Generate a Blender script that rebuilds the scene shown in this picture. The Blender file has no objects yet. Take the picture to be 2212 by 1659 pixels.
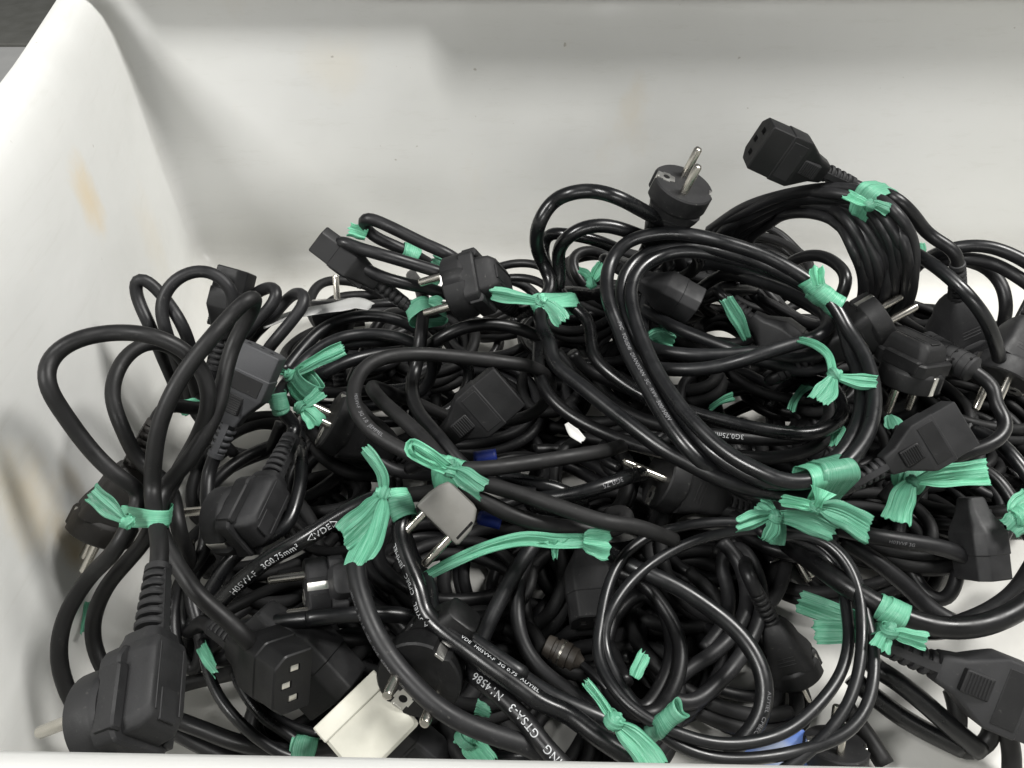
import bpy, bmesh, math, random
import numpy as np
from mathutils import Vector, Matrix, noise

# ------------------------------------------------------------------ camera, world, lights, exposure
scene = bpy.context.scene
COL = scene.collection
PITCH = math.radians(40.0)
CAM = Vector((0.0, 0.0, 0.45))
FPX, CX, CY = 1770.0, 1106.0, 829.5          # focal length and centre in units of a 2212 x 1659 picture
cam_data = bpy.data.cameras.new("camera")
cam_data.sensor_width = 36.0
cam_data.lens = 36.0 * FPX / 2212.0
cam_data.clip_start, cam_data.clip_end = 0.005, 50.0
cam = bpy.data.objects.new("camera", cam_data)
cam.location = CAM
cam.rotation_euler = (math.radians(90) - PITCH, 0, 0)
COL.objects.link(cam)
scene.camera = cam

world = bpy.data.worlds.new("World")
scene.world = world
world.use_nodes = True
world.node_tree.nodes["Background"].inputs[0].default_value = (0.93, 0.97, 1.0, 1)
world.node_tree.nodes["Background"].inputs[1].default_value = 0.14

def area(name, loc, target, sx, sy, power, color):
    l = bpy.data.lights.new(name, 'AREA'); l.shape = 'RECTANGLE'; l.size, l.size_y = sx, sy
    l.energy = power; l.color = color
    o = bpy.data.objects.new(name, l); o.location = loc
    o.rotation_euler = (Vector(target) - Vector(loc)).to_track_quat('-Z', 'Y').to_euler()
    COL.objects.link(o)
    return o
area("tube_or_fill_lamp", (1.05, 0.46, 1.85), (0.0, 0.42, 0.1), 0.40, 0.80, 54.0, (1.0, 0.985, 0.955))
area("tube_or_fill_lamp", (-1.20, -0.60, 2.00), (0.0, 0.42, 0.1), 0.30, 0.80, 48.0, (1.0, 0.99, 0.965))
area("tube_or_fill_lamp", (0.30, -2.20, 1.10), (0.0, 0.42, 0.1), 1.20, 0.30, 21.0, (1.0, 0.99, 0.97))  # unseen fill lamp, added low in front to lift the rear wall's shade

scene.view_settings.view_transform = 'Standard'
scene.view_settings.look = 'None'
scene.view_settings.gamma = 1.0
scene.view_settings.exposure = 0.0
scene.cycles.max_bounces = 8
scene.cycles.diffuse_bounces = 4

# ------------------------------------------------------------------ reading places off the photograph
CROPS = {'M': (0, 0, 3264), 'A': (0, 750, 1100), 'B': (0, 1623, 1100), 'C': (900, 600, 1100), 'D': (900, 1300, 1100),
         'E': (900, 1800, 864), 'F': (1700, 400, 1100), 'G': (2164, 400, 1100), 'H': (1700, 1000, 1100),
         'I': (2164, 900, 1100), 'J': (2164, 1623, 1100), 'K': (1500, 1623, 1100), 'L': (100, 1500, 600),
         'T': (640, 1300, 600), 'N': (2600, 1900, 664), 'O': (2764, 700, 500), 'Q': (2664, 950, 600), 'R': (1000, 650, 700)}
SRC = 2212.0 / 3264.0
SP, CP = math.sin(PITCH), math.cos(PITCH)

def pix(c, x, y):
    ox, oy, w = CROPS[c]
    return (ox + x * w / 2212.0) * SRC, (oy + y * w / 2212.0) * SRC

def at(px, py, zcm):
    """the point at height zcm (centimetres above the tub floor) seen at that place of the picture"""
    xn, yn = (px - CX) / FPX, (py - CY) / FPX
    d = Vector((xn, CP - yn * SP, -(SP + yn * CP)))
    t = (zcm * 0.01 - CAM.z) / d.z
    return CAM + d * t

def pt(spec):
    """'A:100,200@12' -> point"""
    return pts(spec)[0]

def pts(spec):
    raw, crop = [], 'M'
    for tok in spec.split():
        if ':' in tok:
            crop, tok = tok.split(':')
        z = None
        if '@' in tok:
            tok, z = tok.split('@'); z = float(z)
        x, y = tok.split(',')
        raw.append([*pix(crop, float(x), float(y)), z])
    idx = [i for i, q in enumerate(raw) if q[2] is not None]
    zs = np.interp(range(len(raw)), idx, [raw[i][2] for i in idx])
    return [at(q[0], q[1], z) for q, z in zip(raw, zs)]

RIGHT, UP, TOCAM = Vector((1, 0, 0)), Vector((0, SP, CP)), Vector((0, -CP, SP))
def dirv(a, t=0.0):
    a, t = math.radians(a), math.radians(t)
    return (RIGHT * math.cos(a) + UP * math.sin(a)) * math.cos(t) + TOCAM * math.sin(t)

# ------------------------------------------------------------------ materials
MATS = {}
def new_mat(name):
    m = bpy.data.materials.new(name); m.use_nodes = True
    MATS[name] = m
    nt = m.node_tree
    return m, nt, nt.nodes['Principled BSDF']

def noise_node(nt, scale, detail=4.0, rough=0.55, coord='Object', vscale=None):
    tc = nt.nodes.new('ShaderNodeTexCoord')
    n = nt.nodes.new('ShaderNodeTexNoise')
    n.inputs['Scale'].default_value = scale; n.inputs['Detail'].default_value = detail; n.inputs['Roughness'].default_value = rough
    if vscale:
        mp = nt.nodes.new('ShaderNodeMapping'); mp.inputs['Scale'].default_value = vscale
        nt.links.new(tc.outputs[coord], mp.inputs[0]); nt.links.new(mp.outputs[0], n.inputs['Vector'])
    else:
        nt.links.new(tc.outputs[coord], n.inputs['Vector'])
    return n

def ramp(nt, src, stops):
    r = nt.nodes.new('ShaderNodeValToRGB')
    e = r.color_ramp.elements
    while len(e) < len(stops): e.new(0.5)
    for el, (p, c) in zip(e, stops):
        el.position = p; el.color = (*c, 1) if len(c) == 3 else c
    nt.links.new(src, r.inputs[0])
    return r

def bump(nt, bsdf, src, strength, dist):
    b = nt.nodes.new('ShaderNodeBump'); b.inputs['Strength'].default_value = strength; b.inputs['Distance'].default_value = dist
    nt.links.new(src, b.inputs['Height']); nt.links.new(b.outputs[0], bsdf.inputs['Normal'])

def plastic(name, dark, light, rlo, rhi, spec=0.5, bump_d=0.00015, bscale=900, bstr=0.25):
    m, nt, b = new_mat(name)
    n = noise_node(nt, 45, 6, 0.6)
    base = ramp(nt, n.outputs['Fac'], [(0.3, dark), (0.75, light)])
    if max(light) < .05:
        d1 = ramp(nt, noise_node(nt, 520, 2, .5).outputs['Fac'], [(0.66, (0, 0, 0)), (0.76, (.55, .55, .55))])
        d2 = ramp(nt, noise_node(nt, 17, 5, .7).outputs['Fac'], [(0.45, (0, 0, 0)), (0.72, (1, 1, 1))])
        ml = nt.nodes.new('ShaderNodeMath'); ml.operation = 'MULTIPLY'
        nt.links.new(d1.outputs[0], ml.inputs[0]); nt.links.new(d2.outputs[0], ml.inputs[1])
        mx = nt.nodes.new('ShaderNodeMix'); mx.data_type = 'RGBA'
        nt.links.new(ml.outputs[0], mx.inputs[0]); nt.links.new(base.outputs[0], mx.inputs[6]); mx.inputs[7].default_value = (.10, .098, .09, 1)
        oi = nt.nodes.new('ShaderNodeObjectInfo'); hv = nt.nodes.new('ShaderNodeHueSaturation')
        vr = nt.nodes.new('ShaderNodeMapRange'); vr.inputs[3].default_value = .6; vr.inputs[4].default_value = 1.6
        nt.links.new(oi.outputs['Random'], vr.inputs[0]); nt.links.new(vr.outputs[0], hv.inputs['Value']); nt.links.new(mx.outputs[2], hv.inputs['Color'])
        nt.links.new(hv.outputs[0], b.inputs['Base Color'])
    else:
        nt.links.new(base.outputs[0], b.inputs['Base Color'])
    n2 = noise_node(nt, 90, 5, 0.6)
    n3 = noise_node(nt, 14, 5, 0.7)
    mm = nt.nodes.new('ShaderNodeMath'); mm.operation = 'MULTIPLY_ADD'; mm.inputs[1].default_value = .9; nt.links.new(n3.outputs['Fac'], mm.inputs[0])
    sb = nt.nodes.new('ShaderNodeMath'); sb.operation = 'SUBTRACT'; sb.inputs[1].default_value = .45; nt.links.new(n2.outputs['Fac'], sb.inputs[0]); nt.links.new(sb.outputs[0], mm.inputs[2])
    rr = ramp(nt, mm.outputs[0], [(0.3, (rlo,) * 3), (0.7, (rhi + .06,) * 3)])
    oi2 = nt.nodes.new('ShaderNodeObjectInfo'); vr2 = nt.nodes.new('ShaderNodeMapRange'); vr2.inputs[3].default_value = -.05; vr2.inputs[4].default_value = .08
    nt.links.new(oi2.outputs['Random'], vr2.inputs[0])
    ra = nt.nodes.new('ShaderNodeMath'); ra.operation = 'ADD'; nt.links.new(rr.outputs[0], ra.inputs[0]); nt.links.new(vr2.outputs[0], ra.inputs[1])
    nt.links.new(ra.outputs[0], b.inputs['Roughness'])
    b.inputs['Specular IOR Level'].default_value = spec
    bump(nt, b, noise_node(nt, bscale, 3).outputs['Fac'], bstr, bump_d)
    return m

plastic('cord_gloss', (0.0040, 0.0043, 0.0048), (0.008, 0.0082, 0.009), 0.23, 0.33, 0.5, 0.0002, 160, 0.04)
plastic('cord_satin', (0.0055, 0.0055, 0.006), (0.0105, 0.0105, 0.0112), 0.30, 0.42, 0.36, 0.0002, 180, 0.07)
plastic('cord_matte', (0.006, 0.0059, 0.006), (0.012, 0.0118, 0.012), 0.40, 0.54, 0.32, 0.0002, 300, 0.2)
plastic('cord_deep_shade', (0.005, 0.005, 0.0052), (0.009, 0.009, 0.0095), 0.50, 0.66, 0.3, 0.0002, 300, 0.2)  # shade of the heap's depth put into a darker cord colour
plastic('plug_black', (0.0045, 0.0045, 0.0048), (0.009, 0.009, 0.0096), 0.46, 0.60, 0.4, 0.0002, 1400, 0.35)
plastic('plug_worn', (0.009, 0.009, 0.0098), (0.018, 0.018, 0.0192), 0.52, 0.68, 0.5, 0.0002, 1400, 0.35)
plastic('plug_slate', (0.040, 0.041, 0.044), (0.060, 0.061, 0.066), 0.50, 0.66, 0.5, 0.0002, 1400, 0.35)
plastic('plug_brown', (0.012, 0.0105, 0.009), (0.023, 0.020, 0.0175), 0.45, 0.6, 0.45, 0.0002, 1400, 0.3)
plastic('plug_grey', (0.13, 0.127, 0.115), (0.18, 0.175, 0.162), 0.42, 0.55, 0.4, 0.0002, 1400, 0.2)
plastic('adapter_white', (0.50, 0.49, 0.42), (0.62, 0.61, 0.535), 0.32, 0.45, 0.5, 0.0002, 900, 0.1)
plastic('paper_white', (0.66, 0.66, 0.64), (0.76, 0.76, 0.74), 0.6, 0.7, 0.3, 0.0003, 400, 0.2)
plastic('sleeve_blue', (0.004, 0.018, 0.16), (0.008, 0.03, 0.26), 0.35, 0.5, 0.5)
plastic('slot_shade', (0.003, 0.003, 0.003), (0.006, 0.006, 0.006), 0.6, 0.8, 0.2)  # near-black standing in for the shade inside holes and grooves
plastic('print_grey', (0.40, 0.41, 0.42), (0.62, 0.63, 0.64), 0.5, 0.6, 0.3)
plastic('print_dim', (0.12, 0.12, 0.125), (0.24, 0.24, 0.25), 0.5, 0.6, 0.3)
plastic('barrel_brown', (0.012, 0.010, 0.008), (0.030, 0.024, 0.018), 0.4, 0.6, 0.5)

def metal(name, c1, c2, r1, r2):
    m, nt, b = new_mat(name)
    n = noise_node(nt, 70, 3, 0.5)
    nt.links.new(ramp(nt, n.outputs['Fac'], [(0.35, c1), (0.7, c2)]).outputs[0], b.inputs['Base Color'])
    nt.links.new(ramp(nt, n.outputs['Fac'], [(0.3, (r1,) * 3), (0.75, (r2,) * 3)]).outputs[0], b.inputs['Roughness'])
    b.inputs['Metallic'].default_value = 1.0
metal('nickel', (0.60, 0.57, 0.51), (0.72, 0.69, 0.63), 0.22, 0.30)
metal('brass', (0.55, 0.44, 0.22), (0.72, 0.60, 0.36), 0.22, 0.38)
metal('contact', (0.68, 0.66, 0.62), (0.85, 0.84, 0.80), 0.25, 0.4)

def ribbon_material():
    m, nt, b = new_mat('ribbon_green')
    n = noise_node(nt, 1.0, 6, 0.7, 'UV', (38, 1.1, 1))
    fine = noise_node(nt, 1.0, 4, 0.6, 'UV', (130, 2.0, 1))
    c = ramp(nt, n.outputs['Fac'], [(0.28, (0.060, 0.36, 0.205)), (0.46, (0.145, 0.56, 0.350)), (0.62, (0.30, 0.74, 0.53)), (0.78, (0.64, 0.93, 0.80))])  # low stops put the shade of the folds into the ribbon colour
    oi = nt.nodes.new('ShaderNodeObjectInfo')
    hs = nt.nodes.new('ShaderNodeHueSaturation')
    mr = nt.nodes.new('ShaderNodeMapRange'); mr.inputs[3].default_value = 0.68; mr.inputs[4].default_value = 1.22
    nt.links.new(oi.outputs['Random'], mr.inputs[0]); nt.links.new(mr.outputs[0], hs.inputs['Value'])
    hs.inputs['Saturation'].default_value = 0.93
    nt.links.new(c.outputs[0], hs.inputs['Color'])
    nt.links.new(hs.outputs[0], b.inputs['Base Color'])
    rr = ramp(nt, fine.outputs['Fac'], [(0.3, (0.15,) * 3), (0.7, (0.36,) * 3)])
    nt.links.new(rr.outputs[0], b.inputs['Roughness'])
    b.inputs['Specular IOR Level'].default_value = 0.6
    add = nt.nodes.new('ShaderNodeMath'); add.operation = 'ADD'
    nt.links.new(n.outputs['Fac'], add.inputs[0]); nt.links.new(fine.outputs['Fac'], add.inputs[1])
    bump(nt, b, add.outputs[0], 0.55, 0.0005)
    tr = nt.nodes.new('ShaderNodeBsdfTranslucent'); nt.links.new(hs.outputs[0], tr.inputs['Color'])
    tp = nt.nodes.new('ShaderNodeBsdfTransparent'); tp.inputs[0].default_value = (0.72, 0.95, 0.86, 1)
    mx = nt.nodes.new('ShaderNodeMixShader'); mx.inputs[0].default_value = 0.34
    nt.links.new(b.outputs[0], mx.inputs[1]); nt.links.new(tr.outputs[0], mx.inputs[2])
    mx2 = nt.nodes.new('ShaderNodeMixShader')
    fr = ramp(nt, fine.outputs['Fac'], [(0.40, (0.0,) * 3), (0.75, (0.18,) * 3)])
    nt.links.new(fr.outputs[0], mx2.inputs[0])
    nt.links.new(mx.outputs[0], mx2.inputs[1]); nt.links.new(tp.outputs[0], mx2.inputs[2])
    nt.links.new(mx2.outputs[0], nt.nodes['Material Output'].inputs[0])
ribbon_material()

def tub_material():
    m, nt, b = new_mat('tub_white')
    big = noise_node(nt, 3.2, 4, 0.5)
    base = ramp(nt, big.outputs['Fac'], [(0.3, (0.66, 0.662, 0.635)), (0.7, (0.74, 0.742, 0.725))])
    # yellow-brown drips and grease marks, each with its own shape
    st = noise_node(nt, 7.0, 6, 0.62, 'Object', (1.0, 1.0, 0.55))
    mask = ramp(nt, st.outputs['Fac'], [(0.60, (0, 0, 0)), (0.74, (1, 1, 1))])
    gate = noise_node(nt, 2.1, 2, 0.5)
    gmask = ramp(nt, gate.outputs['Fac'], [(0.47, (0, 0, 0)), (0.66, (1, 1, 1))])
    mul = nt.nodes.new('ShaderNodeMath'); mul.operation = 'MULTIPLY'
    nt.links.new(mask.outputs[0], mul.inputs[0]); nt.links.new(gmask.outputs[0], mul.inputs[1])
    mul2 = nt.nodes.new('ShaderNodeMath'); mul2.operation = 'MULTIPLY'; mul2.inputs[1].default_value = 0.45
    nt.links.new(mul.outputs[0], mul2.inputs[0])
    mx = nt.nodes.new('ShaderNodeMix'); mx.data_type = 'RGBA'
    nt.links.new(mul2.outputs[0], mx.inputs[0]); nt.links.new(base.outputs[0], mx.inputs[6])
    mx.inputs[7].default_value = (0.62, 0.50, 0.30, 1)
    # the marks that show on the left wall: (place, half-size, colour, strength)
    col = mx.outputs[2]
    warp = noise_node(nt, 22, 5, 0.6)
    for (p, sz, cc, k) in (((-.278, .493, .195), (.05, .030, .045), (.74, .55, .27), .55), ((-.262, .295, .130), (.05, .035, .050), (.72, .58, .34), .50), ((-.262, .303, .066), (.05, .016, .034), (.42, .31, .13), .75),
                           ((-.266, .330, .100), (.05, .010, .030), (.40, .33, .22), .45), ((-.30, .60, .10), (.05, .05, .06), (.70, .60, .42), .22), ((-.15, .745, .20), (.05, .05, .05), (.70, .62, .46), .25), ((.42, .28, .0), (.012, .02, .05), (.45, .40, .28), .4)):
        tc = nt.nodes.new('ShaderNodeTexCoord')
        mp = nt.nodes.new('ShaderNodeMapping'); mp.vector_type = 'TEXTURE'
        mp.inputs['Location'].default_value = p; mp.inputs['Scale'].default_value = sz
        nt.links.new(tc.outputs['Object'], mp.inputs[0])
        ln = nt.nodes.new('ShaderNodeVectorMath'); ln.operation = 'LENGTH'; nt.links.new(mp.outputs[0], ln.inputs[0])
        ad = nt.nodes.new('ShaderNodeMath'); ad.operation = 'MULTIPLY_ADD'; nt.links.new(warp.outputs['Fac'], ad.inputs[0]); ad.inputs[1].default_value = 1.6; nt.links.new(ln.outputs['Value'], ad.inputs[2])
        rm = ramp(nt, ad.outputs[0], [(0.0, (k, k, k)), (1.0, (0, 0, 0))])
        sub = nt.nodes.new('ShaderNodeMath'); sub.operation = 'SUBTRACT'; nt.links.new(ad.outputs[0], sub.inputs[0]); sub.inputs[1].default_value = .75
        nt.links.new(sub.outputs[0], rm.inputs[0]); rm.color_ramp.interpolation = 'EASE'
        m3 = nt.nodes.new('ShaderNodeMix'); m3.data_type = 'RGBA'
        nt.links.new(rm.outputs[0], m3.inputs[0]); nt.links.new(col, m3.inputs[6]); m3.inputs[7].default_value = (*cc, 1)
        col = m3.outputs[2]
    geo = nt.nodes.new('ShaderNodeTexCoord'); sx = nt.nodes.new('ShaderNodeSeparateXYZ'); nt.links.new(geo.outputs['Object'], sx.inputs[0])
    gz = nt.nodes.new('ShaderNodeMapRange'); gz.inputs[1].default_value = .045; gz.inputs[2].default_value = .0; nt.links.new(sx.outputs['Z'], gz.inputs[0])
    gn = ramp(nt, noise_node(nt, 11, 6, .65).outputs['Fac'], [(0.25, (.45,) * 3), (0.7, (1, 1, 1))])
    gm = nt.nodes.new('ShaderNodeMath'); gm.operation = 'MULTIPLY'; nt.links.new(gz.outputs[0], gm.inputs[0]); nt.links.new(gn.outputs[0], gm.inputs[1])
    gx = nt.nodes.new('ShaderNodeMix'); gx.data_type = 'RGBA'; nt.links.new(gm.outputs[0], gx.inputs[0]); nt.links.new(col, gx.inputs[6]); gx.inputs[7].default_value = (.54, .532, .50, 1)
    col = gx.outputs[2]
    sf = noise_node(nt, 1.0, 5, 0.8, 'Object', (24, 9, 130))
    sfr = ramp(nt, sf.outputs['Fac'], [(0.56, (1, 1, 1)), (0.66, (.90, .895, .875)), (0.72, (1, 1, 1))])
    mm = nt.nodes.new('ShaderNodeMix'); mm.data_type = 'RGBA'; mm.blend_type = 'MULTIPLY'; mm.inputs[0].default_value = 0.35
    nt.links.new(col, mm.inputs[6]); nt.links.new(sfr.outputs[0], mm.inputs[7]); col = mm.outputs[2]
    # small specks of dirt
    sp = noise_node(nt, 95, 2, 0.5)
    spm = ramp(nt, sp.outputs['Fac'], [(0.765, (0, 0, 0)), (0.80, (0.6, 0.6, 0.6))])
    mx2 = nt.nodes.new('ShaderNodeMix'); mx2.data_type = 'RGBA'
    nt.links.new(spm.outputs[0], mx2.inputs[0]); nt.links.new(col, mx2.inputs[6]); mx2.inputs[7].default_value = (0.28, 0.25, 0.2, 1)
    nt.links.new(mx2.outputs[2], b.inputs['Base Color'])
    rr = ramp(nt, noise_node(nt, 14, 4).outputs['Fac'], [(0.3, (0.34,) * 3), (0.7, (0.52,) * 3)])
    nt.links.new(rr.outputs[0], b.inputs['Roughness'])
    sc = noise_node(nt, 1.0, 5, 0.75, 'Object', (55, 16, 210))
    add = nt.nodes.new('ShaderNodeMath'); add.operation = 'MULTIPLY_ADD'; add.inputs[1].default_value = .045
    nt.links.new(sc.outputs['Fac'], add.inputs[0]); nt.links.new(noise_node(nt, 7, 4, .55).outputs['Fac'], add.inputs[2])
    bump(nt, b, add.outputs[0], 0.30, 0.010)
tub_material()

def simple(name, c1, c2, scale, rough, bd=0.0006):
    m, nt, b = new_mat(name)
    n = noise_node(nt, scale, 6, 0.6)
    nt.links.new(ramp(nt, n.outputs['Fac'], [(0.3, c1), (0.7, c2)]).outputs[0], b.inputs['Base Color'])
    b.inputs['Roughness'].default_value = rough
    bump(nt, b, noise_node(nt, scale * 8, 4).outputs['Fac'], 0.3, bd)
simple('concrete', (0.30, 0.30, 0.295), (0.38, 0.38, 0.37), 9, 0.7)
simple('mat_grey', (0.085, 0.085, 0.075), (0.115, 0.115, 0.105), 30, 0.8)
simple('stain_brown', (0.42, 0.33, 0.17), (0.60, 0.52, 0.36), 60, 0.35)

def packet_material():
    m, nt, b = new_mat('packet_blue')
    n = noise_node(nt, 28, 2, 0.4)
    c = ramp(nt, n.outputs['Fac'], [(0.46, (0.13, 0.23, 0.60)), (0.56, (0.20, 0.31, 0.68)), (0.66, (0.55, 0.64, 0.85))])
    nt.links.new(c.outputs[0], b.inputs['Base Color']); b.inputs['Roughness'].default_value = 0.3
packet_material()

# ------------------------------------------------------------------ objects
def link(name, me, mat, parent=None, M=None, smooth=True):
    o = bpy.data.objects.new(name, me)
    if mat and not me.materials: me.materials.append(MATS[mat])
    COL.objects.link(o)
    if parent: o.parent = parent
    if M is not None: o.matrix_local = M
    return o

def mesh(name, V, F, smooth=True):
    me = bpy.data.meshes.new(name)
    me.from_pydata([tuple(v) for v in V], [], [tuple(f) for f in F])
    me.validate(); me.update()
    if smooth:
        me.polygons.foreach_set('use_smooth', [True] * len(me.polygons))
        try: me.set_sharp_from_angle(angle=math.radians(38))
        except Exception: pass
    return me

def thing(name, label, cat, loc, group=None):
    o = bpy.data.objects.new(name, None); o.empty_display_size = 0.01
    COL.objects.link(o); o.location = loc
    o['label'] = label; o['category'] = cat
    if group: o['group'] = group
    return o

def tag(o, label, cat, group=None):
    o['label'] = label; o['category'] = cat
    if group: o['group'] = group
    return o

class MB:
    """collects shapes in millimetres, gives one mesh in metres"""
    def __init__(s): s.V, s.F = [], []
    def add(s, V, F, M=None):
        b = len(s.V)
        for v in V:
            v = Vector(v)
            s.V.append(M @ v if M else v)
        s.F += [tuple(i + b for i in f) for f in F]
        return s
    def loft(s, secs, M=None, cap0=True, cap1=True, closed=False):
        n = len(secs[0]); V = [v for q in secs for v in q]; F = []
        m = len(secs)
        for i in range(m if closed else m - 1):
            a, b = i * n, ((i + 1) % m) * n
            F += [(a + j, a + (j + 1) % n, b + (j + 1) % n, b + j) for j in range(n)]
        if not closed:
            if cap0: F.append(tuple(reversed(range(n))))
            if cap1: F.append(tuple((m - 1) * n + j for j in range(n)))
        return s.add(V, F, M)
    def box(s, x0, x1, y0, y1, z0, z1, bev=0.0, M=None):
        if bev <= 0:
            V = [(x, y, z) for z in (z0, z1) for y in (y0, y1) for x in (x0, x1)]
            return s.add(V, [(0, 2, 3, 1), (4, 5, 7, 6), (0, 1, 5, 4), (2, 6, 7, 3), (0, 4, 6, 2), (1, 3, 7, 5)], M)
        q = rpoly([(x0, y0), (x1, y0), (x1, y1), (x0, y1)], bev * 1.3, 2)
        c = ((x0 + x1) / 2, (y0 + y1) / 2)
        def sh(p, k): return [(a - math.copysign(min(k, abs(a - c[0])), a - c[0]), b - math.copysign(min(k, abs(b - c[1])), b - c[1])) for a, b in p]
        secs = [[(a, b, z0) for a, b in sh(q, bev)], [(a, b, z0 + bev) for a, b in q], [(a, b, z1 - bev) for a, b in q], [(a, b, z1) for a, b in sh(q, bev)]]
        return s.loft(secs, M)
    def cyl(s, prof, n=20, M=None):
        """lathe about X: prof = [(x, radius)]"""
        secs = [[(x, r * math.cos(2 * math.pi * j / n), r * math.sin(2 * math.pi * j / n)) for j in range(n)] for x, r in prof]
        return s.loft(secs, M)
    def mesh(s, name, smooth=True):
        V = np.array([tuple(v) for v in s.V]) * 0.001
        return mesh(name, V, s.F, smooth)

def rpoly(P, rad, k=3):
    out = []
    n = len(P)
    for i in range(n):
        p0, p, p1 = Vector(P[i - 1]), Vector(P[i]), Vector(P[(i + 1) % n])
        a, b = (p0 - p), (p1 - p)
        r = rad[i] if isinstance(rad, (list, tuple)) else rad
        r = min(r, a.length * 0.45, b.length * 0.45)
        s, e = p + a.normalized() * r, p + b.normalized() * r
        for j in range(k + 1):
            t = j / k
            out.append(tuple((1 - t) ** 2 * s + 2 * t * (1 - t) * p + t * t * e))
    return out

# ------------------------------------------------------------------ cables
def catmull(P, step=0.003):
    P = [Vector(p) for p in P]
    P = [P[0] * 2 - P[1]] + P + [P[-1] * 2 - P[-2]]
    out = []
    for i in range(1, len(P) - 2):
        p0, p1, p2, p3 = P[i - 1], P[i], P[i + 1], P[i + 2]
        t0 = 0.0
        t1 = t0 + max((p1 - p0).length, 1e-5) ** 0.5; t2 = t1 + max((p2 - p1).length, 1e-5) ** 0.5; t3 = t2 + max((p3 - p2).length, 1e-5) ** 0.5
        n = max(2, int((p2 - p1).length / step))
        for j in range(n):
            t = t1 + (t2 - t1) * j / n
            a1 = p0 * ((t1 - t) / (t1 - t0)) + p1 * ((t - t0) / (t1 - t0))
            a2 = p1 * ((t2 - t) / (t2 - t1)) + p2 * ((t - t1) / (t2 - t1))
            a3 = p2 * ((t3 - t) / (t3 - t2)) + p3 * ((t - t2) / (t3 - t2))
            b1 = a1 * ((t2 - t) / (t2 - t0)) + a2 * ((t - t0) / (t2 - t0))
            b2 = a2 * ((t3 - t) / (t3 - t1)) + a3 * ((t - t1) / (t3 - t1))
            out.append(b1 * ((t2 - t) / (t2 - t1)) + b2 * ((t - t1) / (t2 - t1)))
    out.append(P[-2])
    A = np.array([tuple(v) for v in out])
    # resample evenly, light smoothing takes the stiffness of a cable into account
    s = np.concatenate([[0], np.cumsum(np.linalg.norm(np.diff(A, axis=0), axis=1))])
    n = max(4, int(s[-1] / step))
    u = np.linspace(0, s[-1], n)
    A = np.stack([np.interp(u, s, A[:, k]) for k in range(3)], 1)
    for _ in range(6):
        A[1:-1] = 0.25 * A[:-2] + 0.5 * A[1:-1] + 0.25 * A[2:]
    return A

def tube_mesh(name, A, r, loc, sides=10):
    T = np.gradient(A, axis=0); T /= np.linalg.norm(T, axis=1)[:, None] + 1e-12
    n = len(A); N = np.zeros_like(A)
    v = np.array((0.3, 0.2, 1.0)); v -= T[0] * v.dot(T[0]); N[0] = v / np.linalg.norm(v)
    for i in range(1, n):
        v = N[i - 1] - T[i] * N[i - 1].dot(T[i]); N[i] = v / np.linalg.norm(v)
    B = np.cross(T, N)
    ang = np.arange(sides) * 2 * math.pi / sides
    V = A[:, None, :] + r * (np.cos(ang)[None, :, None] * N[:, None, :] + np.sin(ang)[None, :, None] * B[:, None, :])
    V = V.reshape(-1, 3) - np.array(loc)[None]
    i = np.arange(n - 1)[:, None] * sides; j = np.arange(sides)[None]
    k = (j + 1) % sides
    F = np.stack([i + j, i + k, i + sides + k, i + sides + j], -1).reshape(-1, 4)
    me = bpy.data.meshes.new(name)
    me.vertices.add(len(V)); me.vertices.foreach_set('co', V.ravel())
    nf = len(F) + 2
    loops = np.concatenate([F.ravel(), np.arange(sides)[::-1], (n - 1) * sides + np.arange(sides)])
    me.loops.add(len(loops)); me.loops.foreach_set('vertex_index', loops.astype(np.int32))
    me.polygons.add(nf)
    starts = np.concatenate([np.arange(len(F)) * 4, [len(F) * 4, len(F) * 4 + sides]])
    me.polygons.foreach_set('loop_start', starts.astype(np.int32))
    me.polygons.foreach_set('use_smooth', np.ones(nf, dtype=bool))
    me.update(); me.validate()
    return me

CORD_GROUP = 'black power cords heaped in the tub'
class Cord: pass
CORDS = []

def cord(label, r, spec, mat='cord_satin', name='power_cord', cat='power cord', group=CORD_GROUP, sides=12, thicker=1.15):
    P = pts(spec) if isinstance(spec, str) else spec
    r *= thicker if r < 3.95 else 1.04 if thicker == 1.15 else thicker
    A = catmull(P)
    # nothing sinks through the tub floor
    A[:, 2] = np.maximum(A[:, 2], r * 0.001 + 0.001)
    c = Cord(); c.A, c.r = A, r * 0.001
    c.P, c.sides, c.mat = list(P), sides, mat
    CORDS.append(c)
    base = Vector((float(A[:, 0].mean()), float(A[:, 1].mean()), float(A[:, 2].min()) - c.r))
    c.root = thing(name, label, cat, base, group)
    c.base = base
    c.cable = link('cable', tube_mesh('cable', A, c.r, base, sides), mat, c.root)
    return c

def plug_in(c, tip, d):
    """lead the nearer end of the cable straight into a moulded end"""
    rev = (c.P[-1] - tip).length < (c.P[0] - tip).length
    P = c.P[::-1] if rev else c.P
    P = list(P[1:])
    while len(P) > 2 and ((P[0] - tip).length < .018 or (P[0] - tip).dot(d) < .006 and (P[0] - tip).length < .03): P.pop(0)
    P = [tip - d * .006, tip, tip + d * .008] + P
    c.P = P[::-1] if rev else P
    A = catmull(c.P); A[:, 2] = np.maximum(A[:, 2], c.r + .001)
    c.A = A
    c.cable.data = tube_mesh('cable', A, c.r, c.base, c.sides)
    c.cable.data.materials.append(MATS[c.mat])

# ------------------------------------------------------------------ moulded plugs and connectors (meshes made once, shared)
CACHE = {}
def circ(rad, x, n=20, axis='X', sy=1.0, sz=1.0):
    q = [(rad * sy * math.cos(2 * math.pi * j / n), rad * sz * math.sin(2 * math.pi * j / n)) for j in range(n)]
    return [(x, a, b) for a, b in q] if axis == 'X' else [(a, b, x) for a, b in q]

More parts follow.
